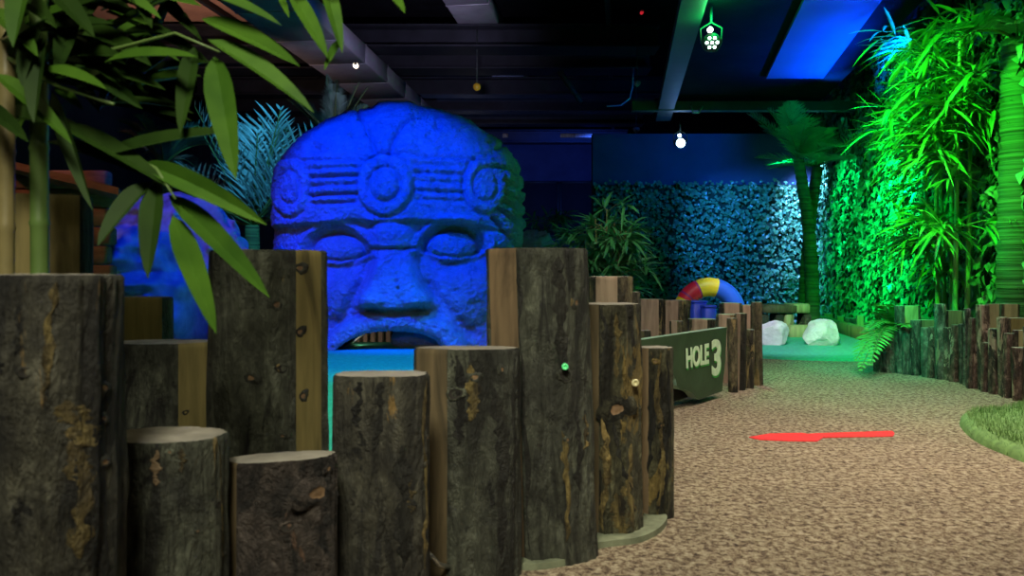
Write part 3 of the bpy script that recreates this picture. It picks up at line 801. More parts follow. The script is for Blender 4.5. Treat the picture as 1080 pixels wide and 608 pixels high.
    # band stripes
    for yy, dp in ((178, .03), (186, .045), (195, .03), (205, .045), (214, .03)):
        H += groove([(329, yy + 2), (350, yy + 1), (379 - abs(yy - 197) * .1, yy)], 1.9, dp * 1.5)
        H += groove([(438, yy - 3), (460, yy - 2), (486, yy - 1)], 1.7, dp)
    # flaps over the right ear
    for l in ([(522, 159), (529, 155), (537, 150)], [(516, 178), (530, 179), (549, 185)], [(526, 192), (538, 196), (553, 203)], [(528, 203), (540, 209), (553, 217)],
              [(527, 212), (540, 221), (553, 231)], [(524, 221), (537, 232), (553, 245)], [(517, 230), (530, 244), (548, 262)]):
        H += groove(l, 2.0, .085)
    H += groove([(506, 135), (517, 150), (519, 170)], 1.8, .03)
    # eyes
    for c, sgn in (((353, 262), -1), ((478, 258), 1)):
        H += -.12 * np.exp(-(ell((c[0], c[1] - 2), 44, 30)) ** 4) * sst(228, 240, py)
        arch = [(c[0] - 40 * math.cos(a), c[1] + 8 - 34 * math.sin(a)) for a in np.linspace(.05, math.pi - .05, 14)]
        H += .085 * np.exp(-(dist(arch) / 4.5) ** 2)
        arch2 = [(c[0] - 31 * math.cos(a), c[1] + 8 - 24 * math.sin(a)) for a in np.linspace(0, math.pi, 14)]
        H += groove(arch2, 1.8, .04)
        H += .13 * np.clip(1 - ell((c[0], c[1] + 1), 29, 17) ** 2, 0, 1) ** .6
        low = [(c[0] - 32, c[1] + 9), (c[0] - 15, c[1] + 15), (c[0] + 5, c[1] + 17), (c[0] + 22, c[1] + 14), (c[0] + 35, c[1] + 8)]
        H += .04 * np.exp(-(dist(low) / 2.6) ** 2); H += groove([(x, y - 4) for x, y in low], 1.5, .03)
    # brow boss
    H += .10 * np.clip(1 - ell((412, 250), 27, 16) ** 2, 0, 1) ** .7
    H += groove([(390, 262), (412, 263), (438, 262)], 2.0, .06)
    H += .06 * np.clip(1 - ell((523, 252), 17, 13) ** 2, 0, 1) ** .7
    # nose
    hw = np.interp(py, [258, 270, 285, 298, 308, 316, 322, 327], [22, 23, 25, 29, 35, 39, 40, 38])
    pr = np.interp(py, [255, 265, 285, 305, 318, 323, 328], [.05, .10, .17, .26, .29, .27, 0])
    u = np.abs(px - 417) / hw
    H += pr * sst(1.18, .62, u)
    for c in ((394, 316), (442, 316)): H += .05 * np.clip(1 - ell(c, 15, 10) ** 2, 0, 1) ** .6
    for c in ((396, 324), (440, 324)): H += -.10 * np.exp(-ell(c, 9, 3.5) ** 2)
    # cheeks, folds, lip
    H += .10 * np.clip(1 - ell((345, 308), 36, 34) ** 2, 0, 1) + .10 * np.clip(1 - ell((492, 310), 36, 36) ** 2, 0, 1)
    H += groove([(389, 268), (383, 290), (372, 318), (356, 345), (340, 366)], 4.5, .05)
    H += groove([(452, 300), (464, 316), (480, 333), (500, 354)], 4.5, .045)
    lip = [(343, 372), (356, 360), (372, 349), (388, 341), (405, 337), (418, 339), (432, 337), (450, 341), (467, 350), (480, 366)]
    H += .20 * np.exp(-(dist(lip) / 11.5) ** 4)
    H += groove([(372, 334), (392, 328), (417, 331), (442, 328), (462, 336)], 2.2, .05)
    # pits
    rp = random.Random(4)
    pits = [(334, 157, 5.5, .08), (373, 147, 2.5, .04), (461, 136, 4, .05), (340, 190, 2, .02), (420, 297, 2.5, .04), (423, 304, 2.2, .05), (437, 303, 2, .04), (480, 306, 4, .04), (498, 345, 4, .06), (487, 337, 3, .05),
            (495, 320, 3, .03), (377, 340, 3, .04), (412, 278, 3, .02), (470, 225, 3, .02)]
    for _ in range(70): pits.append((rp.uniform(295, 545), rp.uniform(125, 365), rp.uniform(.9, 2.2), rp.uniform(.012, .035)))
    for (a, b, r_, dp) in pits: H += -dp * np.exp(-(((px - a) / r_) ** 2 + ((py - b) / (r_ * .8)) ** 2))
    pp = G.reshape(-1, 3)
    edge = np.ones(NT); edge[:NF] = sst(1.0, .86, np.abs(sf)); edge[NF:] = 0
    side = np.ones(NT); side[NF:] = 0
    Hm = H * front * np.maximum(edge, .45)[None, :] * side[None, :]
    rough = (.009 * fbm(pp * 3.2, 2, 2) + .009 * fbm(pp * 13, 3, 5) + .010 * fbm(pp * 34, 2, 8)).reshape(px.shape)
    G2 = G + nr * (Hm + rough)[:, :, None]
    # push outward consistently
    px2 = px; py2 = py
    mouth = [(350, 376), (362, 364), (375, 355), (388, 350), (400, 348.5), (414, 348), (428, 349), (446, 352), (460, 358), (470, 376)]
    mx_, my_ = np.array([m[0] for m in mouth]), np.array([m[1] for m in mouth])
    def in_mouth(a, b): return (a > mx_[0]) & (a < mx_[-1]) & (b > np.interp(a, mx_, my_))
    G2[:, :, 2] = np.maximum(G2[:, :, 2], 0); G2[0, :, 2] = 0
    idx = np.arange(NZ * NT).reshape(NZ, NT)
    faces = []
    inm = in_mouth(px2, py2) & (front > 0)
    for i in range(NZ - 1):
        for j in range(NT):
            k = (j + 1) % NT
            if j < NF - 1 and inm[i, j] and inm[i, k] and inm[i + 1, j]: continue
            if j >= NF and Zg[i, j] < .42 and abs(Xg[i, j] - (cx + .02)) < .62: continue
            faces.append((idx[i, j], idx[i, k], idx[i + 1, k], idx[i + 1, j]))
    V = G2.reshape(-1, 3)
    V = np.vstack([V, G2[-1].mean(0)])
    for j in range(NT): faces.append((idx[-1, j], idx[-1, (j + 1) % NT], len(V) - 1))
    root = MB()
    root.v = [tuple(p) for p in V]; root.f = [tuple(int(a) for a in f) for f in faces]; root.m = [0] * len(faces)
    o = root.build('stone_head', M['stone'], origin=(cx, cy, 0))
    tag(o, 'colossal carved stone head with helmet band and heavy lips, lit blue', 'sculpture')
    # passage through the mouth
    tn = MB(); vs, fs = [], []
    xs = np.linspace(352, 468, 19)
    for (yy, sc) in ((8.02, 1.0), (8.5, 1.0), (9.2, 1.02), (9.95, 1.05)):
        for a in xs:
            zz = max(0, Z(np.interp(a, mx_, my_), 8.05)) * 1.0
            xx = cx + .03 + (X(a, 8.05) - X(410, 8.05)) * sc
            vs.append((xx, yy, zz * 1.04 + .0))
    for r_ in range(3):
        for k in range(18): fs.append((r_ * 19 + k, r_ * 19 + k + 1, (r_ + 1) * 19 + k + 1, (r_ + 1) * 19 + k))
    tn.add(vs, fs); tn.build('mouth_passage', M['stone'], o)
    tg = MB(); c = P(442, 361, 8.3)
    tg.box((c.x, 8.45, .10), (.54, .7, .22), 0, 0, .07)
    a = np.array(tg.v); a += .012 * np.stack([fbm(a * 6, 3, s_) for s_ in (1, 2, 3)], 1); tg.v = [tuple(p) for p in a]
    tg.build('tongue', M['stone'], o)
    return o


build_head()


# ------------------------------------------------------------------ lumpy rocks
def blob(name, c, rad, mat, seed, lumps=(), res=(90, 60), amp=.12, warts=0, freq=1.6, flatb=True, facet=0, holes=()):
    nu, nv = res
    u = np.linspace(0, 2 * np.pi, nu, endpoint=False); v_ = np.linspace(-np.pi / 2, np.pi / 2, nv)
    U, Vv = np.meshgrid(u, v_)
    d = np.stack([np.cos(Vv) * np.cos(U), np.cos(Vv) * np.sin(U), np.sin(Vv)], 2).reshape(-1, 3)
    r_ = 1 + amp * fbm(d * freq + seed * 11.1, 4, seed)
    rn = np.random.RandomState(seed)
    if facet:
        nn = rn.normal(size=(facet, 3)); nn /= np.linalg.norm(nn, axis=1)[:, None]
        ds = rn.uniform(.72, .95, facet)
        for a, b in zip(nn, ds):
            c_ = d @ a; r_ = np.minimum(r_, np.where(c_ > .05, b / np.maximum(c_, .05), 9))
        r_ = r_ * (1 + .03 * fbm(d * 6 + seed, 3, seed + 3))
    for (dx, dy, dz, k, h) in lumps:
        a = np.array([dx, dy, dz], float); a /= np.linalg.norm(a)
        r_ = r_ + h * np.exp(k * (d @ a - 1))
    for _ in range(warts):
        a = rn.normal(size=3); a /= np.linalg.norm(a); a[1] = -abs(a[1])
        r_ = r_ + rn.uniform(.04, .075) * np.exp(rn.uniform(220, 520) * (d @ a - 1))
    p = d * r_[:, None] * np.array(rad) + np.array(c)
    if flatb: p[:, 2] = np.maximum(p[:, 2], 0.0)
    mb = MB(); fs = []
    for i in range(nv - 1):
        for j in range(nu):
            k = (j + 1) % nu
            f_ = (i * nu + j, i * nu + k, (i + 1) * nu + k, (i + 1) * nu + j)
            fs.append(f_)
    mb.add(p, fs)
    return mb, (c[0], c[1], 0)


# warty blue rock at left: dome with a snout-like ledge and a hollow at its right foot
mb, og = blob('x', (X(172, 7.3), 7.3, .55), (.78, .55, .86), M['rock_blue'], 3, lumps=[(-1, -.6, .05, 9, .30), (-.55, -.9, .35, 40, .14), (-.3, -.95, .30, 50, .12), (.9, -.4, .55, 10, .16), (.1, -.3, .95, 8, .05), (-.95, -.55, -.1, 18, .10)], res=(300, 200), amp=.15, warts=90)
a = np.array(mb.v)
pxa = CX + F * a[:, 0] / a[:, 1]; pya = HY + F * (CAMH - a[:, 2]) / a[:, 1]
m_ = (np.exp(-(((pxa - 212) / 19) ** 2 + ((pya - 345) / 42) ** 2) ** 2)) * (a[:, 1] < 7.4)
a[:, 1] += .62 * m_
lay = (a[:, 0] < X(165, 7)) * (a[:, 1] < 7.3); a[:, 1] += lay * .02 * np.sin(a[:, 2] * 55)
for (bx, by, rx, ry, am) in ((138, 257, 14, 12, .13), (146, 270, 6, 6, -.14), (118, 274, 24, 9, .12), (128, 299, 42, 6, .13), (130, 287, 44, 3, -.05), (160, 222, 26, 9, .10), (176, 250, 16, 22, .08), (113, 262, 4, 4, .05),
                             (188, 226, 3.5, 3.5, .07), (205, 238, 3, 3, .06), (223, 262, 3.5, 3.5, .07), (250, 236, 4, 4, .07), (232, 216, 3, 3, .06), (214, 284, 3.5, 3, .07), (196, 262, 3, 3, .06), (240, 250, 3, 3, .05), (202, 214, 3, 3, .06), (252, 250, 3, 3, .05)):
    a[:, 1] -= am * np.exp(-(((pxa - bx) / rx) ** 2 + ((pya - by) / ry) ** 2)) * (a[:, 1] < 7.5)
mb.v = [tuple(p) for p in a]
o = mb.build('rock_sculpture', M['rock_blue'], origin=og)
tag(o, 'lumpy warty rock sculpture lit blue and violet, left of the stone head', 'sculpture')
mb, og = blob('x', (X(563, 12), 12, .55), (.36, .35, 1.02), M['rock_blue'], 8, lumps=[(.8, -.3, .35, 12, .2)], res=(80, 60), amp=.16, facet=10)
tag(mb.build('rock_sculpture', M['rock_blue'], origin=og), 'dim blue rock pinnacle peeping out right of the stone head', 'sculpture')
for (cxp, d, rad, sd, lab, wpx) in ((814, 8.45, (.195, .15, .165), 5, 'pale angular boulder on the turf nearest the posts, left of two', 0), (866, 8.4, (.20, .16, .17), 12, 'pale angular boulder with green right side, right of two on the turf', 0)):
    mb, og = blob('x', (X(cxp, d), d, .12), rad, M['rock_white'], sd, res=(90, 60), amp=.07, facet=16)
    tag(mb.build('boulder', M['rock_white'], origin=og, smooth=False), lab, 'boulder', 'pale boulders on the far turf')

# ------------------------------------------------------------------ striped ring, log tops with blue light put into their colour, bench
mb = MB(); d = 7.8; c = Vector((X(748, d), d, .372)); Rr, rr = .262, .092
vs, fs, mi = [], [], []
nu, nv = 96, 20
for i in range(nu):
    a = 2 * math.pi * i / nu
    for j in range(nv):
        b = 2 * math.pi * j / nv
        vs.append(c + Vector(((Rr + rr * math.cos(b)) * math.cos(a), rr * math.sin(b) + .10 * math.cos(a) * 0, (Rr + rr * math.cos(b)) * math.sin(a))))
for i in range(nu):
    deg = (i + .5) * 360 / nu
    m_ = 0 if deg < 14 else 3 if deg < 74 else 0 if deg < 112 else 2 if deg < 117 else 1 if deg < 137 else 2 if deg < 142 else 1 if deg < 150 else 0 if deg < 190 else 3 if deg < 240 else 1 if deg < 300 else 0
    for j in range(nv):
        fs.append((i * nv + j, i * nv + (j + 1) % nv, ((i + 1) % nu) * nv + (j + 1) % nv, ((i + 1) % nu) * nv + j)); mi.append(m_)
mb.add(vs, fs); mb.m = mi
o = mb.build('striped_ring', [M['r_yellow'], M['r_red'], M['r_purple'], M['r_blue']], origin=(c.x, c.y, 0))
tag(o, 'red, yellow and blue striped tube ring standing upright behind the posts', 'ring')
mb = MB()
for k in range(8):
    pass
G5 = 'log tops coloured as blue-lit beside the striped ring'
for (a, b_, yt, d, lab) in ((727, 744, 317, 7.15, 'taller log top with blue light put into its colour, left of two, behind the hole sign posts'), (740, 754, 322, 7.0, 'lower log top with blue light put into its colour, right of two, under the striped ring')):
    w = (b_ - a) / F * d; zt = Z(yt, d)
    bx = empty('bluelit_log_top', (X((a + b_) / 2, d), d, 0), lab, 'box', G5)
    MB().box((X((a + b_) / 2, d), d, zt / 2 - .01), (w * .94, w * .94, zt - .02), .2, 0, .012).build('body', M['bluelit_log'], bx)
    MB().box((X((a + b_) / 2, d), d, zt - .012), (w, w, .024), .2, 0, .008).build('top_slab', M['bluelit_log'], bx)

# low sleeper bench under the leaning palm
d = 9.6
bn = empty('sleeper_bench', (X(826, d), d, 0), 'low bench of stacked sleepers behind the pale boulders', 'bench')
w = 50 / F * d
MB().box((X(818, d), d, Z(325.5, d)), (.40, .34, .10), .05, 0, .015).build('seat', M['sawn_dark'], bn)['label'] = 'dark seat sleeper'
MB().box((X(840, d), d, Z(325, d)), (.21, .30, .11), .05, 0, .012).build('seat', M['sawn_pale'], bn)['label'] = 'pale green-lit seat sleeper'
for px, wd, zz, m_ in ((803, .10, 1, 'bark_dark'), (819, .09, 1, 'bark_dark'), (829, .10, 1, 'sawn_pale'), (848, .08, 1, 'bark_red')):
    zt = Z(331, d); MB().box((X(px, d), d, zt / 2), (wd, .26, zt), .03, 0, .012).build('leg', M[m_], bn)
MB().box((X(837, d), d - .2, .08), (.26, .12, .16), .05, 0, .015).build('lower_sleeper', M['sawn_pale'], bn)
# low green edging along the ivy foot
b_ = MB(); p0, p1 = Vector((3.75, 8.0, .08)), Vector((4.32, 11.3, .08)); d_ = p1 - p0
b_.box((p0 + p1) / 2, (d_.length, .10, .16), math.atan2(d_.y, d_.x), 0, .015)
tag(b_.build('kerb_sleeper', M['sawn_olive'], origin=(4.0, 9.6, 0)), 'long low timber edging along the foot of the green ivy', 'edging')


# ------------------------------------------------------------------ plants
def frond(mb, stem, base, d, length, droop, ll, n=26, up=Vector((0, 0, 1)), lw=.02, rnd=None, vee=.5, r=.008, sweep=.55, mi=0):
    base, d = Vector(base), Vector(d).normalized(); rnd = rnd or random
    pts = []
    for i in range(n + 1):
        t = i / n
        pts.append(base + d * length * t + Vector((0, 0, -1)) * (droop * length * t * t))
    stem.tube(pts[::3] + [pts[-1]], [r * (1 - .8 * k / (n / 3 + 1)) + .0015 for k in range(len(pts[::3]) + 1)], 6)
    for i in range(2, n + 1):
        t = i / n; tg = (pts[i] - pts[i - 1]).normalized()
        sd = tg.cross(up)
        if sd.length < .05: sd = tg.cross(Vector((1, 0, 0)))
        sd.normalize(); nn = sd.cross(tg)
        l = ll * (math.sin(math.pi * (.12 + .86 * t)) ** .7)
        for s in (-1, 1):
            dd = tg * (sweep + .3 * t) + sd * s + nn * (vee + rnd.uniform(-.12, .12)) + Vector((0, 0, rnd.uniform(-.1, .05)))
            mb.leaf(pts[i], dd, l * rnd.uniform(.85, 1.1), lw, nn, .18, 3, .2, mi)


def palm(name, base, tips, label, cat, fr_n, flen, seed, mat='palm_leaf', trunk_r=.09, droop=.55, ll=.3, spread=1.0, group=None, rings=True, elev=(-.2, 1.2), lw=.022, azr=None, nleaf=26):
    root = empty(name, base, label, cat, group); rnd = random.Random(seed)
    for tip in tips:
        b0, t0 = Vector(tip[0]), Vector(tip[1])
        tb = MB(); npt = 60; pts, rad = [], []
        bend = Vector(tip[2]) if len(tip) > 2 else Vector((0, 0, 0))
        for i in range(npt):
            t = i / (npt - 1); pts.append(b0.lerp(t0, t) + bend * math.sin(math.pi * t)); rad.append(trunk_r * (1.15 - .3 * t) * (1 + (.10 if i % 2 else 0) * (1 if rings else 0)) + (.03 * trunk_r / .1 if i == 0 else 0))
        tb.tube(pts, rad, 16); tb.build('trunk', M['palm_trunk'], root)
        lf, st = MB(), MB()
        for k in range(fr_n):
            az = rnd.uniform(*(azr or (0, 2 * math.pi))); el = rnd.uniform(*elev)
            dd = Vector((math.cos(az) * math.cos(el), math.sin(az) * math.cos(el), math.sin(el)))
            frond(lf, st, t0 + dd * trunk_r * .4, dd, flen * rnd.uniform(.75, 1.1), droop * rnd.uniform(.7, 1.2), ll, nleaf, rnd=rnd, lw=lw)
        lf.build('crown', M[mat], root); st.build('frond_stem', M['culm'], root)
    return root


# leaning palms in the far corner
palm('palm_tree', (X(856, 9.9), 9.9, 0), [((X(857, 9.9), 9.9, 0), P(842, 168, 9.9), (.06, 0, 0)), ((X(847, 10.25), 10.25, 0), P(862, 176, 10.25), (-.03, 0, 0))],
     'pair of slim palm trunks crossing in the far corner, feathery crowns', 'palm tree', 15, .98, 21, trunk_r=.072, droop=.2, ll=.27, elev=(.05, 1.35), lw=.02, azr=(2.2, 5.2), nleaf=22)
# thick ringed palm by the right edge
palm('palm_tree', (X(1071, 5.85), 5.85, 0), [((X(1071, 5.85), 5.85, 0), P(1073, 42, 5.85))], 'thick ringed palm trunk at the right edge beside the bamboo', 'palm tree', 5, .7, 22, trunk_r=.115, droop=.4, ll=.26, elev=(.2, .9), lw=.03, azr=(2.0, 4.9))


def bamboo(name, loc, culms, label, cat, leafm, seed, nodes=9, ll=(.22, .38), lw=.028, per=(5, 8), branch=.35, culm_r=.022, culm_m='culm', zmin=.6, reach=1.0, drp=.25, sides=2, bands=None, xmin=-99):
    root = empty(name, loc, label, cat); rnd = random.Random(seed)
    lf, br = MB(), MB()
    for (b0, t0) in culms:
        b0, t0 = Vector(b0), Vector(t0); cm = MB(); pts, rad = [], []
        nn = 11
        for i in range(nn + 1):
            t = i / nn; p = b0.lerp(t0, t)
            for dz, k in ((-.012, 1.0), (0, 1.16), (.012, 1.0)):
                pts.append(p + (t0 - b0).normalized() * dz); rad.append(culm_r * k * (1 - .45 * t))
        cm.tube(pts, rad, 12); cm.build('cane', M[culm_m], root)
        for k in range(nodes):
            t = zmin + (1 - zmin) * (k + rnd.random()) / nodes
            if bands:
                bnd = bands[0] if rnd.random() < bands[2] else bands[1]; t = rnd.uniform(*bnd)
            p = b0.lerp(t0, t)
            for s in range(sides):
                az = rnd.uniform(0, 2 * math.pi); el = rnd.uniform(.0, .8)
                d = Vector((math.cos(az) * math.cos(el), math.sin(az) * math.cos(el), math.sin(el)))
                bl = branch * rnd.uniform(.5, 1.2) * reach
                e = p + d * bl + Vector((0, 0, -.12 * bl))
                if e.x > RW(e.y) - .16 or e.z > 2.95: continue
                br.tube([p, p.lerp(e, .5) + Vector((0, 0, .03)), e], [.005, .004, .0025], 5, caps=False)
                for f_ in (.55, 1.0):
                    q = p.lerp(e, f_)
                    for _ in range(rnd.randint(*per)):
                        az2 = az + rnd.gauss(0, .9); el2 = rnd.gauss(.1, .45)
                        dd = Vector((math.cos(az2) * math.cos(el2), math.sin(az2) * math.cos(el2), math.sin(el2)))
                        if q.x + dd.x * .4 > RW(q.y + dd.y * .4) - .16 or q.z + dd.z * .4 > 2.95 or q.x + dd.x * .33 < xmin + .12 * rnd.random(): continue
                        lf.leaf(q, dd, rnd.uniform(*ll), lw * rnd.uniform(.8, 1.2), Vector((rnd.gauss(0, .3), rnd.gauss(-.2, .3), 1)), drp * rnd.uniform(.4, 1.8), 4, .3)
    lf.build('foliage', M[leafm], root); br.build('twigs', M[culm_m], root)
    return root


bamboo('bamboo_plant', (X(1000, 6.7), 6.7, 0),
       [((X(990, 6.7), 6.7, 0), P(985, 45, 6.6)), ((X(1004, 6.8), 6.8, 0), P(1003, 25, 6.7)), ((X(1006, 6.5), 6.5, 0), P(1012, 40, 6.3)), ((X(1019, 6.6), 6.6, 0), P(1026, 5, 6.5)), ((X(1026, 6.9), 6.9, 0), P(1020, -15, 6.8)),
        ((X(998, 6.95), 6.95, 0), P(988, 70, 6.7))],
       'tall leafy bamboo clump behind the right border, lit vivid green', 'bamboo', 'bam_leaf', 31, nodes=12, zmin=.2, branch=.5, per=(6, 9), lw=.03, ll=(.24, .42), sides=3, culm_m='culm_bright', xmin=2.84, bands=((.58, 1.0), (.24, .46), .72))
bamboo('bamboo_plant', (X(642, 7.6), 7.6, 0),
       [((X(632, 7.6), 7.6, 0), P(628, 232, 7.6)), ((X(637, 7.5), 7.5, 0), P(640, 222, 7.5)), ((X(645, 7.6), 7.6, 0), P(648, 236, 7.6)), ((X(640, 7.8), 7.8, 0), P(618, 240, 7.9)), ((X(636, 7.9), 7.9, 0), P(606, 250, 8.0)), ((X(644, 7.5), 7.5, 0), P(655, 245, 7.4))],
       'bushy cane palm with tan stems behind the pale ochre log top', 'potted palm', 'palm_leaf', 33, nodes=9, zmin=.35, branch=.22, per=(5, 8), lw=.03, ll=(.16, .28), culm_r=.012, culm_m='culm_tan')
bamboo('bamboo_plant', (X(580, 13), 13, 0), [((X(578, 13), 13, 0), P(574, 228, 13)), ((X(583, 13.1), 13.1, 0), P(588, 222, 13.1))],
       'dim shrub in the blue dark between the stone head and the cane palm', 'shrub', 'palm_leaf', 35, nodes=8, zmin=.3, branch=.3, per=(5, 7), lw=.04, ll=(.22, .35), culm_r=.015)

# fern at the end of the right border
fr_ = empty('arching_fern', (X(938, 6.45), 6.45, 0), 'arching green fern spilling over the left end of the right border', 'fern'); rnd = random.Random(8)
lf, st = MB(), MB()
fb = P(944, 352, 6.5)
for (tx, ty, td, dr_) in ((907, 391, 5.95, .55), (908, 372, 6.1, .7), (915, 348, 6.2, .75), (925, 330, 6.4, .55), (936, 327, 6.5, .35), (950, 330, 6.6, .4), (918, 385, 5.9, .8), (928, 322, 6.3, .8), (958, 345, 6.1, .5), (902, 380, 6.2, .75)):
    e = P(tx, ty, td); L = (e - fb).length; dd = (e - fb) / L + Vector((0, 0, dr_))
    frond(lf, st, fb, dd, L * dd.length * .98, dr_ / dd.length, .13, 24, rnd=rnd, lw=.017, vee=.15, r=.006, sweep=.35)
st.tube([(X(944, 6.5), 6.5, 0), fb], [.03, .022], 8)
lf.build('fronds', M['fern'], fr_); st.build('frond_stem', M['culm'], fr_)

# blue-green palms behind the head, left
def cycad(loc, c, label, n, L, seed, mat, ll, el=(.2, 1.45), azr=(0, 6.28), droop=.12, lw=.022, vee=.7, cat='palm', nl=24):
    root = empty('fan_palm', loc, label, cat); rnd = random.Random(seed); lf, st = MB(), MB()
    tb = MB(); c = Vector(c)
    tb.tube([Vector(loc), Vector(loc).lerp(c, .5), c], [.12, .10, .09], 12); tb.build('trunk', M['palm_trunk'], root)
    for k in range(n):
        az = rnd.uniform(*azr); e = rnd.uniform(*el)
        dd = Vector((math.cos(az) * math.cos(e), math.sin(az) * math.cos(e) * .6, math.sin(e)))
        frond(lf, st, c, dd, L * rnd.uniform(.75, 1.1), droop, ll, nl, rnd=rnd, lw=lw, vee=vee, sweep=.95, r=.012)
    lf.build('crown', M[mat], root); st.build('frond_stem', M['culm'], root)


cycad((X(268, 10.6), 10.6, 0), P(266, 238, 10.6), 'stiff blue-green palm left of the stone head', 30, 1.6, 41, 'palm_teal', .80, el=(.1, 1.5), droop=.05, lw=.032, nl=14)
cycad((X(352, 11.6), 11.6, 0), P(352, 150, 11.6), 'dark teal palm plume rising behind the left of the stone head', 13, 1.0, 42, 'palm_dark', .30, el=(.7, 1.5), lw=.013, vee=.3, nl=36)
cycad((X(150, 9.2), 9.2, 0), P(172, 175, 9.2), 'dim feathery palm behind the near bamboo leaves', 16, .95, 43, 'palm_dark', .2, el=(.0, 1.3), droop=.4, lw=.014, nl=44)

# near bamboo with each big leaf its own part
bb = empty('bamboo_plant', (X(40, 1.58), 1.58, 0), 'near bamboo with broad dark leaves hanging over the left logs', 'bamboo')
for (x0, x1, d, m_, rr) in ((44, 40, 1.60, 'culm', .017), (5, 8, 1.56, 'culm_tan', .015)):
    cm = MB(); b0 = Vector((X(x0, d), d, 0)); t0 = P(x1, -160, d); pts, rad = [], []
    for i in range(12):
        p = b0.lerp(t0, i / 11)
        for dz, k in ((-.008, 1), (0, 1.15), (.008, 1)): pts.append(p + Vector((0, 0, dz))); rad.append(rr * k)
    cm.tube(pts, rad, 16); cm.build('cane', M[m_], bb)
tw = MB()
for tws in ([(44, 60, 1.6), (110, 55, 1.5), (185, 35, 1.45), (232, 55, 1.42)], [(44, 120, 1.6), (110, 150, 1.5), (165, 178, 1.45), (185, 210, 1.42)], [(40, -20, 1.6), (150, -30, 1.5), (300, -25, 1.45), (420, -20, 1.4)], [(6, 60, 1.56), (60, 90, 1.45), (120, 110, 1.4)]):
    tw.tube([P(*t) for t in tws], [.005, .004, .003, .002][:len(tws)], 6)
tw.build('twig', M['culm'], bb)
L_ = [  # base px,py -> tip px,py, width px, depth, dark?
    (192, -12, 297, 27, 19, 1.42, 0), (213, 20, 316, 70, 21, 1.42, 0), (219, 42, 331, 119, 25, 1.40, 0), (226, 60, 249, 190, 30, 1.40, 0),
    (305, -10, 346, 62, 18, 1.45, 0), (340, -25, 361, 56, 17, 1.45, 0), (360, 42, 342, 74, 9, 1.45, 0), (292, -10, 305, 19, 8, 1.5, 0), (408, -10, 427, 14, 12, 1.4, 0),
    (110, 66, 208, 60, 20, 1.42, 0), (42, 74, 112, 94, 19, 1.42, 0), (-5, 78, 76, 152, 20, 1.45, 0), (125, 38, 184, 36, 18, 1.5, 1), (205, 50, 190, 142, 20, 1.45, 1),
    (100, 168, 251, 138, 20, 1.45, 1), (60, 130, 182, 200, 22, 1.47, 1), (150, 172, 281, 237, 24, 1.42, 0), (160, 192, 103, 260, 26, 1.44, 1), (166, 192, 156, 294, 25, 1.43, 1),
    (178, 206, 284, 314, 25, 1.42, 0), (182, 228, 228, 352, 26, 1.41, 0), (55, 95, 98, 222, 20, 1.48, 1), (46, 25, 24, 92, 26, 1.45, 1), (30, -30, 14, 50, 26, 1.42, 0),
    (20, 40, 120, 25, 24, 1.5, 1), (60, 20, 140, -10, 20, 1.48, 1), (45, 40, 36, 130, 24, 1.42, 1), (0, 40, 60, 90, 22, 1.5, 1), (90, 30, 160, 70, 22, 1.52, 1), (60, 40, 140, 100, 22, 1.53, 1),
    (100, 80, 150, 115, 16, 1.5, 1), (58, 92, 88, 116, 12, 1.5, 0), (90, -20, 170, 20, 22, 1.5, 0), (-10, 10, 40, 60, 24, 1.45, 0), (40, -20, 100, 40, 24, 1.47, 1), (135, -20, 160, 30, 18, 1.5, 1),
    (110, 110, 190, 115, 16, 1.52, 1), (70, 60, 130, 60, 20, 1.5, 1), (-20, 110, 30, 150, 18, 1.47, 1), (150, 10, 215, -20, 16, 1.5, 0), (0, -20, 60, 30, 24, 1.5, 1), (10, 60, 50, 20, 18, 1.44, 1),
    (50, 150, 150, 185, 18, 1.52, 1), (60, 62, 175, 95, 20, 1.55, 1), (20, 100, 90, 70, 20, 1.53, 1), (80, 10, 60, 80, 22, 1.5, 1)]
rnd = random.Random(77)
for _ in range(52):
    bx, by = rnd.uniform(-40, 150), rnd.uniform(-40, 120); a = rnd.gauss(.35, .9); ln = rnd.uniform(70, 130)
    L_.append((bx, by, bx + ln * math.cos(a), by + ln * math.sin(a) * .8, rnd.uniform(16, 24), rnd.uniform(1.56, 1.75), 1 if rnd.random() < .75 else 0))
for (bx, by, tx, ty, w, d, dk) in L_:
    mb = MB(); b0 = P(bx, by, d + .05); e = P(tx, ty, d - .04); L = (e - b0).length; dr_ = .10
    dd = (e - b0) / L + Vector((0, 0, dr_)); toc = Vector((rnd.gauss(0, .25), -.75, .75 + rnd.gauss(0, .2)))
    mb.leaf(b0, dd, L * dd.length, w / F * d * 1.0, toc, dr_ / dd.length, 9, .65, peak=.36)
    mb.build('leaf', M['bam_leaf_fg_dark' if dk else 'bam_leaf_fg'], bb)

# ------------------------------------------------------------------ grass mound at right
mp_ = smooth_loop([(2.13, 3.5), (2.19, 3.86), (2.4, 4.3), (2.72, 4.45), (3.0, 4.62), (3.5, 4.4), (3.5, 3.2), (2.6, 2.9), (2.18, 3.15)], 8)
mc = np.mean(np.array(mp_), 0)
mb = MB(); vs, fs = [], []; n_ = len(mp_)
for (s_, z_) in ((1, 0), (.985, .03), (.94, .05), (.7, .06), (.35, .065)):
    for p in mp_: vs.append((mc[0] + (p[0] - mc[0]) * s_, mc[1] + (p[1] - mc[1]) * s_, z_))
for r_ in range(4):
    for k in range(n_): fs.append((r_ * n_ + k, r_ * n_ + (k + 1) % n_, (r_ + 1) * n_ + (k + 1) % n_, (r_ + 1) * n_ + k))
fs.append(tuple(range(4 * n_, 5 * n_)))
mb.add(vs, fs); o = mb.build('turf_mound', M['turf_pale'], origin=(mc[0], mc[1], 0)); o['kind'] = 'structure'
rnd = random.Random(12); mb = MB()
arr = np.array(mp_)
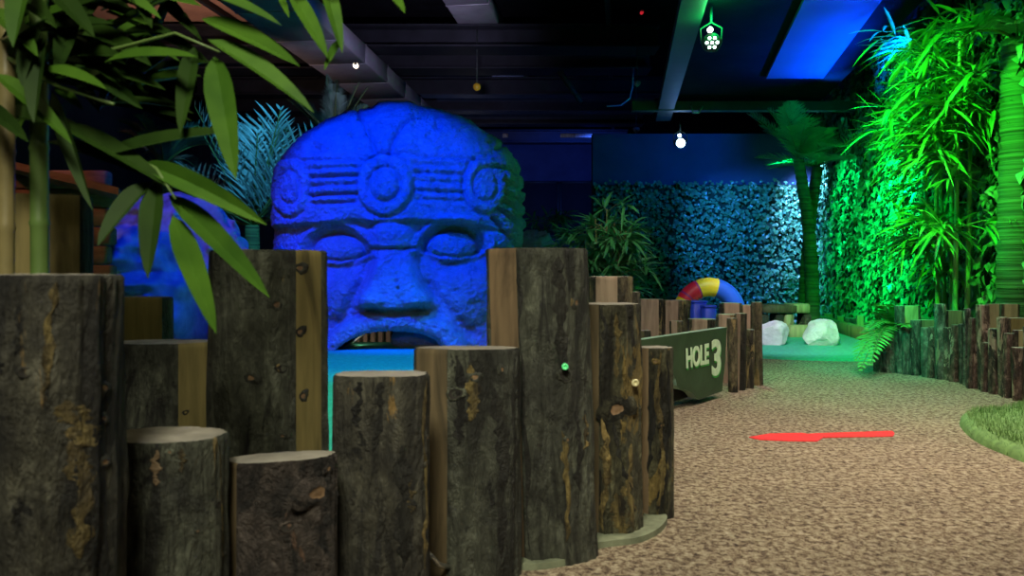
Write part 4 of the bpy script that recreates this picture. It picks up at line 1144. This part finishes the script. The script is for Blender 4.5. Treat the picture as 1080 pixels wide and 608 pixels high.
for i in range(9000):
    k = rnd.randrange(n_); s_ = math.sqrt(rnd.random()); t_ = rnd.random()
    p = arr[k] * (1 - t_) + arr[(k + 1) % n_] * t_; p = mc + (p - mc) * s_
    z_ = .06 if s_ < .93 else (.05 - .05 * (s_ - .93) / .07)
    b0 = Vector((p[0], p[1], z_ - .004)); dd = Vector((rnd.gauss(0, .5), rnd.gauss(0, .5), 1)).normalized(); l = rnd.uniform(.018, .034); sd = Vector((dd.y, -dd.x, 0)) if abs(dd.x) + abs(dd.y) > .01 else Vector((1, 0, 0)); sd = sd.normalized() * .0022
    mb.add([b0 - sd, b0 + sd, b0 + dd * l], [(0, 1, 2)])
tag(mb.build('grass_blades', M['turf_pale'], origin=(mc[0], mc[1], 0)), 'pale green artificial grass on the low mound at the right edge', 'grass', kind='stuff')

# ------------------------------------------------------------------ ceiling services
def duct(pts, w, h, label):
    mb = MB()
    for a, b in zip(pts[:-1], pts[1:]):
        a, b = Vector(a), Vector(b); d_ = b - a; n_ = max(1, int(d_.length / 1.2)); an = math.atan2(d_.y, d_.x)
        for k in range(n_):
            mb.box(a.lerp(b, (k + .5) / n_), (d_.length / n_ - .03, w, h), an, 0, .01)
            mb.box(a.lerp(b, (k + 1) / n_), (.03, w + .012, h + .012), an, 0, .004)
    return tag(mb.build('air_duct', M['duct'], origin=pts[0]), label, 'duct')


duct([(-2.95, 8.2, 3.95), (-1.75, 19, 3.95)], .85, .28, 'grey air duct running away above the left of the stone head')
duct([(-.95, 8.6, 4.56), (.55, 20, 4.56)], .6, .2, 'pale narrow air duct running away above the middle')
tag(MB().tube([P(160, 40, 9.0), P(182, -14, 9.6)], .05, 12).build('ceiling_pipe', M['steel_grey']), 'slanting pipe under the warm-lit ceiling at upper left', 'pipe')


def parcan(c, aim, ledm, n, label, rc=.05, up=.32, cap=True):
    c, aim = Vector(c), (Vector(aim) - Vector(c)).normalized()
    root = empty('stage_lamp', c, label, 'lamp', 'stage lamps under the steel beam')
    sd = aim.cross(Vector((0, 0, 1))).normalized(); u = sd.cross(aim).normalized()
    def disc(mb, cc, r, th, mi=0, seg=20):
        mb.tube([cc, cc + aim * th], r, seg, mi)
    mb = MB(); mb.tube([c - aim * .20, c - aim * .17, c - aim * .02, c], [rc * .9, rc * 1.25, rc * 1.35, rc * 1.3], 24, caps=True); mb.build('housing', M['black'], root)
    mb = MB(); pos = [(0, 0)] + [(math.cos(k * math.pi / 3) * rc * .72, math.sin(k * math.pi / 3) * rc * .72) for k in range(6)]
    for (a, b) in (pos if n == 7 else [(0, 0)]): disc(mb, c + sd * a + u * b + aim * .001, rc * (.21 if n == 7 else .95), .006)
    mb.build('lens', ledm, root)
    mb = MB(); s0 = c - aim * .08
    mb.tube([s0 + sd * rc * 1.4, s0 + sd * rc * 1.5 + Vector((0, 0, .12)), s0 + Vector((0, 0, .17)), s0 - sd * rc * 1.5 + Vector((0, 0, .12)), s0 - sd * rc * 1.4], .008, 8)
    mb.tube([s0 + Vector((0, 0, .17)), s0 + Vector((0, 0, up))], .012, 8); mb.build('yoke', M['steel_grey'], root)
    mb = MB(); mb.tube([c + Vector((-.02, -.01, .10)), c + Vector((-.02, -.025, .10))], .022, 16); mb.build('clamp_knob', M['led'] if n == 7 else ledm, root)  # clamp knob given a glow of its own, no lamp there
    return root


GL = P(751, 45, 6.6); BL = P(718, 151, 11.0)
parcan(GL, (.6, 0, 1.0), M['led_green'], 7, 'LED stage lamp glowing green with seven dots under the beam', .058, .30)
parcan(BL, (1.2, 0, 1.0), M['led_blue'], 1, 'stage lamp glowing blue-white lower under the beam end', .062, .30)
for (px, py, d, label, mt) in ((375, 69, 11, 'small warm ceiling spot on the grey duct', 'bulb'), (677, 13, 9, 'tiny red pilot light near the ceiling', 'red_led'), (496, 212, 20, 'far row of tiny white lights beside the stone head', 'led')):
    c = P(px, py, d); rt = empty('ceiling_spot', c, label, 'light'); s_ = d / F
    MB().tube([c + Vector((0, .02, .10 * s_ * 30)), c + Vector((0, .02, .5 * s_))], [2.5 * s_, 3.2 * s_], 14).build('housing', M['black'], rt)
    lm = MB()
    for dx in ((0,) if mt != 'led' else (-4, 0, 4)):
        lm.tube([c + Vector((dx * s_, -.01, 0)), c + Vector((dx * s_, .03, 0))], (1.7 if mt != 'bulb' else 2.8) * s_, 12)
    lm.build('lens', M[mt], rt)
for (px, py, d, label) in ((672, 88, 12, 'small white dome fitting hanging under the nearer ceiling beam'), (671, 137, 14, 'small white dome fitting hanging lower toward the far wall')):
    c = P(px, py, d); rt = empty('dome_fitting', c, label, 'light'); s_ = d / F
    MB().tube([c + Vector((0, 0, 2 * s_)), c + Vector((0, 0, 0)), c + Vector((0, 0, -2 * s_)), c + Vector((0, 0, -3.4 * s_))], [3.6 * s_, 3.8 * s_, 2.6 * s_, .5 * s_], 14).build('dome', M['rock_white'], rt)
    MB().tube([c + Vector((0, 0, 2 * s_)), (c.x, c.y, 4.7)], .008, 6).build('rod', M['steel_grey'], rt)
c = P(503, 92, 12.1); rt = empty('yellow_fitting', c, 'small yellow upright disc fitting on a ceiling beam', 'fitting')
MB().tube([c + Vector((0, -.03, 0)), c + Vector((0, .03, 0))], .055, 16).build('disc', plain('yellow plastic', (.7, .45, .02), .5), rt)
MB().tube([c, (c.x, c.y + .05, 4.6)], .01, 6).build('rod', M['steel_grey'], rt)
pts = [P(640, 112, 13), P(655, 111, 13), P(664, 104, 13), P(667, 92, 13), P(668, 72, 13)]
tag(MB().tube(pts, .014, 8).build('ceiling_cable', M['rock_white']), 'thin pale cable curving under a ceiling beam', 'cable')
pts = [P(729, 112, 10.4), P(731, 119, 10.35), P(737, 119, 10.3), P(741, 112, 10.4)]
tag(MB().tube(pts, .012, 8).build('lamp_cable', M['rock_white']), 'looped cable beside the blue-white stage lamp', 'cable')
for (x0, x1, py, d, lab) in ((530, 536, 143, 18.1, 'short brown board end on the far ceiling beam'), (591, 625, 143, 18.1, 'long brown board on the far ceiling beam')):
    c = P((x0 + x1) / 2, py, d); tag(MB().box(c, ((x1 - x0) / F * d, .06, .09), 0, 0, .01).build('ceiling_board', M['sawn_pink'], origin=c), lab, 'board')
# strut
tag(MB().tube([P(585, 68, 13.5), P(613, 108, 13.5)], .05, 8).build('ceiling_strut', M['steel_grey']), 'slanted grey strut between two ceiling beams', 'strut')
struct(poly_slab([(-6.2, 9.6), (-3.1, 9.6), (-2.9, 13.4), (-6.0, 13.4)], 4.5, 4.54), 'ceiling_panel', M['warmlit_ceil'])  # sheet added to carry the warm light on the ceiling as colour
# dark panelled shutters on the far wall
for i, px in enumerate((568, 612, 656)):
    c = P(px, 208, 23.9); sh = empty('wall_shutter', (c.x, 23.9, 0), f'dark framed panel on the far blue wall, {ordn[i]} from the stone head', 'panel', 'dark panels on the far wall')
    MB().box((c.x, 23.94, 2.6), (1.15, .06, 1.6), 0, 0, .01).build('board', M['black'], sh)
    fm = MB()
    for dz in (-.8, .8): fm.box((c.x, 23.90, 2.6 + dz), (1.2, .08, .07))
    for dx in (-.58, .58): fm.box((c.x + dx, 23.90, 2.6), (.07, .08, 1.6))
    fm.build('frame', M['steel_grey'], sh)

# terracotta timber hut at left
ht = empty('timber_hut', (X(55, 6.0), 6.0, 0), 'reddish brown timber hut corner behind the near bamboo canes', 'hut')
mb = MB()
z_ = 0
top = Z(190, 6.0); k = 0
while z_ < top:
    mb.box((X(55, 6) + (.03 if k % 2 else 0), 6.0 + .01 * (k % 2), z_ + .07), (.85, .12, .135), 0, 0, .015); z_ += .14; k += 1
mb.build('wall', M['rust'], ht)
rb = MB(); rb.add([P(5, 168, 5.7), P(125, 198, 5.7), P(135, 212, 5.9), P(128, 216, 6.5), P(0, 178, 6.5), P(5, 176, 5.7), P(125, 206, 5.7), P(135, 220, 5.9), P(128, 224, 6.5), P(0, 186, 6.5)],
                  [(0, 1, 2, 3, 4), (9, 8, 7, 6, 5)] + [(i, i + 5, (i + 1) % 5 + 5, (i + 1) % 5) for i in range(5)])
rb.build('roof', M['rust'], ht, smooth=False)

# ------------------------------------------------------------------ lights
def spot(loc, tgt, col, e, deg, blend=.6, r=.08):
    l = bpy.data.lights.new('spot', 'SPOT'); l.color = col; l.energy = e; l.spot_size = R(deg); l.spot_blend = blend; l.shadow_soft_size = r
    o = bpy.data.objects.new('spot_light', l); COL.objects.link(o); o.location = loc
    o.rotation_euler = (Vector(tgt) - Vector(loc)).to_track_quat('-Z', 'Y').to_euler(); return o


def area(loc, tgt, col, e, sx, sy):
    l = bpy.data.lights.new('area', 'AREA'); l.shape = 'RECTANGLE'; l.size = sx; l.size_y = sy; l.color = col; l.energy = e
    o = bpy.data.objects.new('ceiling_wash', l); COL.objects.link(o); o.location = loc
    o.rotation_euler = (Vector(tgt) - Vector(loc)).to_track_quat('-Z', 'Y').to_euler(); return o


def point(loc, col, e, r=.05):
    l = bpy.data.lights.new('point', 'POINT'); l.color = col; l.energy = e; l.shadow_soft_size = r
    o = bpy.data.objects.new('point_light', l); COL.objects.link(o); o.location = loc; return o


BLUE = (.0, .026, 1.0); GREEN = (.0, 1.0, .16); CYAN = (.12, .62, 1.0); WARM = (1.0, .87, .67)
# blue stage lamps on the head
spot((-2.3, 4.7, 4.5), (-1.2, 8.2, 1.2), BLUE, 3300, 34, .5, .05)
spot((-.6, 4.6, 3.6), (-1.3, 8.2, 1.0), BLUE, 420, 36, .6, .05)
# blue and violet on the warty rock, blue-green on the palms and the putting turf
spot((-1.6, 4.4, 3.5), (-2.9, 7.2, .9), BLUE, 420, 30, .6)
spot((-2.7, 4.9, 3.2), (-3.7, 6.9, .75), (.85, .62, 1.0), 130, 15, .8)
spot((1.3, 5.4, 2.8), (.9, 7.6, 1.1), (.7, 1.0, .75), 80, 26, .9)
spot((-1.8, 7.4, 4.1), (-3.3, 10.6, 1.9), (.10, .5, 1.0), 750, 46, .8)
spot((-.6, 5.2, 3.6), (-.9, 4.6, 0), (.30, 1.0, .95), 420, 60, .9)
spot((-.6, 5.6, 3.6), (-.9, 6.8, 0), (.0, .25, 1.0), 900, 46, .9)
spot((.4, 4.6, 2.6), (-.85, 1.6, .9), (.2, .5, 1.0), 18, 45, .8)
# right side: green on ivy and bamboo
spot((1.7, 6.4, 2.75), (3.95, 7.7, 1.8), GREEN, 800, 58, .7)
spot((1.9, 4.7, 2.85), (3.7, 6.7, 1.5), (.06, 1.0, .06), 850, 58, .7)
spot((1.55, 3.9, 2.6), (2.85, 6.3, .4), (.0, 1.0, .42), 560, 25, .9)
spot((2.9, 8.1, 2.6), (4.5, 8.9, 1.4), (.0, 1.0, .26), 1500, 60, .7)
spot((3.4, 10.7, 2.6), (4.7, 11.1, 1.2), (.0, 1.0, .30), 420, 80, .8)
spot((2.3, 7.9, 2.7), (3.55, 9.8, 2.35), (.0, 1.0, .5), 55, 40, .8)
# the green lamp that faces the path
spot(GL + Vector((.0, -.12, -.02)), (2.9, 5.6, .1), (.0, 1.0, .32), 230, 76, .9)
point(GL + Vector((0, -.05, .16)), GREEN, 14)
# cyan in the far corner, blue on the far partition
spot((4.50, 12.2, 2.95), (4.86, 12.95, 1.3), (.14, .36, 1.0), 1350, 60, .9)
spot((2.6, 10.8, 2.8), (3.9, 12.9, 1.1), (.02, .20, 1.0), 620, 60, .9)
point(BL + Vector((0, -.1, -.1)), (.02, .2, 1.0), 5)
spot((3.2, 11.6, 2.6), (2.6, 13, 2.6), (.0, .14, 1.0), 50, 110, .9)
# blue wash on the soffit board and the top of the right wall
l = bpy.data.lights.new('added_strip', 'AREA'); l.shape = 'RECTANGLE'; l.size = 3.9; l.size_y = .08; l.color = (.0, .05, 1.0); l.energy = 170; l.spread = R(95)
o_ = bpy.data.objects.new('added_strip_light', l); COL.objects.link(o_)  # unseen strip added to shape the blue fade across the soffit board
ax = Vector((.83, 4.0, 0)).normalized(); dn = (Vector((-1.0, .2, 0)).normalized() * .62 + Vector((0, 0, 1)) * .78).normalized(); yx = (-dn).cross(ax).normalized()
from mathutils import Matrix
mw = Matrix((ax, yx, -dn)).transposed().to_4x4(); mw.translation = Vector((3.32, 7.2, 2.62)); o_.matrix_world = mw
spot((3.55, 9.3, 2.8), (4.35, 9.0, 3.6), (.0, .12, 1.0), 110, 100, .9)
# warm white over the path and the near logs
o_ = area((1.9, 3.5, 3.1), (1.9, 3.7, 0), WARM, 82, 1.6, 1.6); o_.data.spread = R(100)
o_ = area((-.3, -.9, 3.2), (.0, 2.25, .25), (1.0, .97, .74), 19, .9, .7)
spot((-2.3, .7, 2.6), (-1.05, 2.0, .8), (1.0, .95, .45), 22, 34, .8); o_.data.spread = R(58)
o_ = area((2.5, 4.7, 2.95), (2.6, 5.0, 0), (1.0, .88, .78), 15, 1.0, 1.0); o_.data.spread = R(105)
spot((.6, 3.8, 3.2), (1.2, 6.3, .4), (1.0, .78, .68), 170, 50, .8)
spot((1.7, 5.4, 3.0), (2.9, 8.4, .1), (.95, .78, 1.0), 820, 31, .8)
spot((2.2, 6.0, 3.0), (2.9, 8.8, .0), (.0, 1.0, .75), 90, 50, .8)
# reddish left and ceiling services
spot((-3.8, 3.6, 2.8), (-3.5, 6.0, 1.3), (1.0, .5, .3), 45, 60, .8)
spot((-4.6, 10.2, 2.6), (-4.4, 11.6, 4.5), (1.0, .62, .48), 110, 110, .9)
spot((-.5, 9.0, 2.9), (-2.0, 12.5, 4.4), (.7, .62, 1.0), 190, 84, .9)
spot((2.0, 17.5, 3.5), (1.0, 24, 2.0), (.02, .1, 1.0), 400, 100, .9)
spot((-1.5, 15, 1.5), (-.5, 18, 4.5), (.25, .4, 1.0), 170, 120, .9)

spot((-1.60, 8.28, .06), (-1.45, 8.75, .12), (1.0, .85, .7), 1.3, 110, .8, .01)  # unseen lamp added inside the mouth passage to brighten its posts
spot((2.4, 7.6, 2.6), (3.3, 9.5, .3), (.0, 1.0, .3), 70, 22, .8)
w_ = bpy.data.worlds.new('dark hall'); scene.world = w_; w_.use_nodes = True
w_.node_tree.nodes['Background'].inputs[0].default_value = (.10, .14, .22, 1); w_.node_tree.nodes['Background'].inputs[1].default_value = .05

cam = bpy.data.cameras.new('camera'); co = bpy.data.objects.new('camera', cam); COL.objects.link(co)
co.location = (0, 0, CAMH); co.rotation_euler = (R(90), 0, 0)
cam.sensor_width = 36; cam.lens = F / 1080 * 36; cam.shift_y = -(304 - HY) / 1080
cam.clip_start = .05; cam.dof.use_dof = True; cam.dof.focus_distance = 5.5; cam.dof.aperture_fstop = 5
scene.camera = co
vs_ = scene.view_settings
vs_.view_transform = 'Standard'; vs_.look = 'None'; vs_.gamma = 1; vs_.exposure = 0; vs_.use_curve_mapping = False
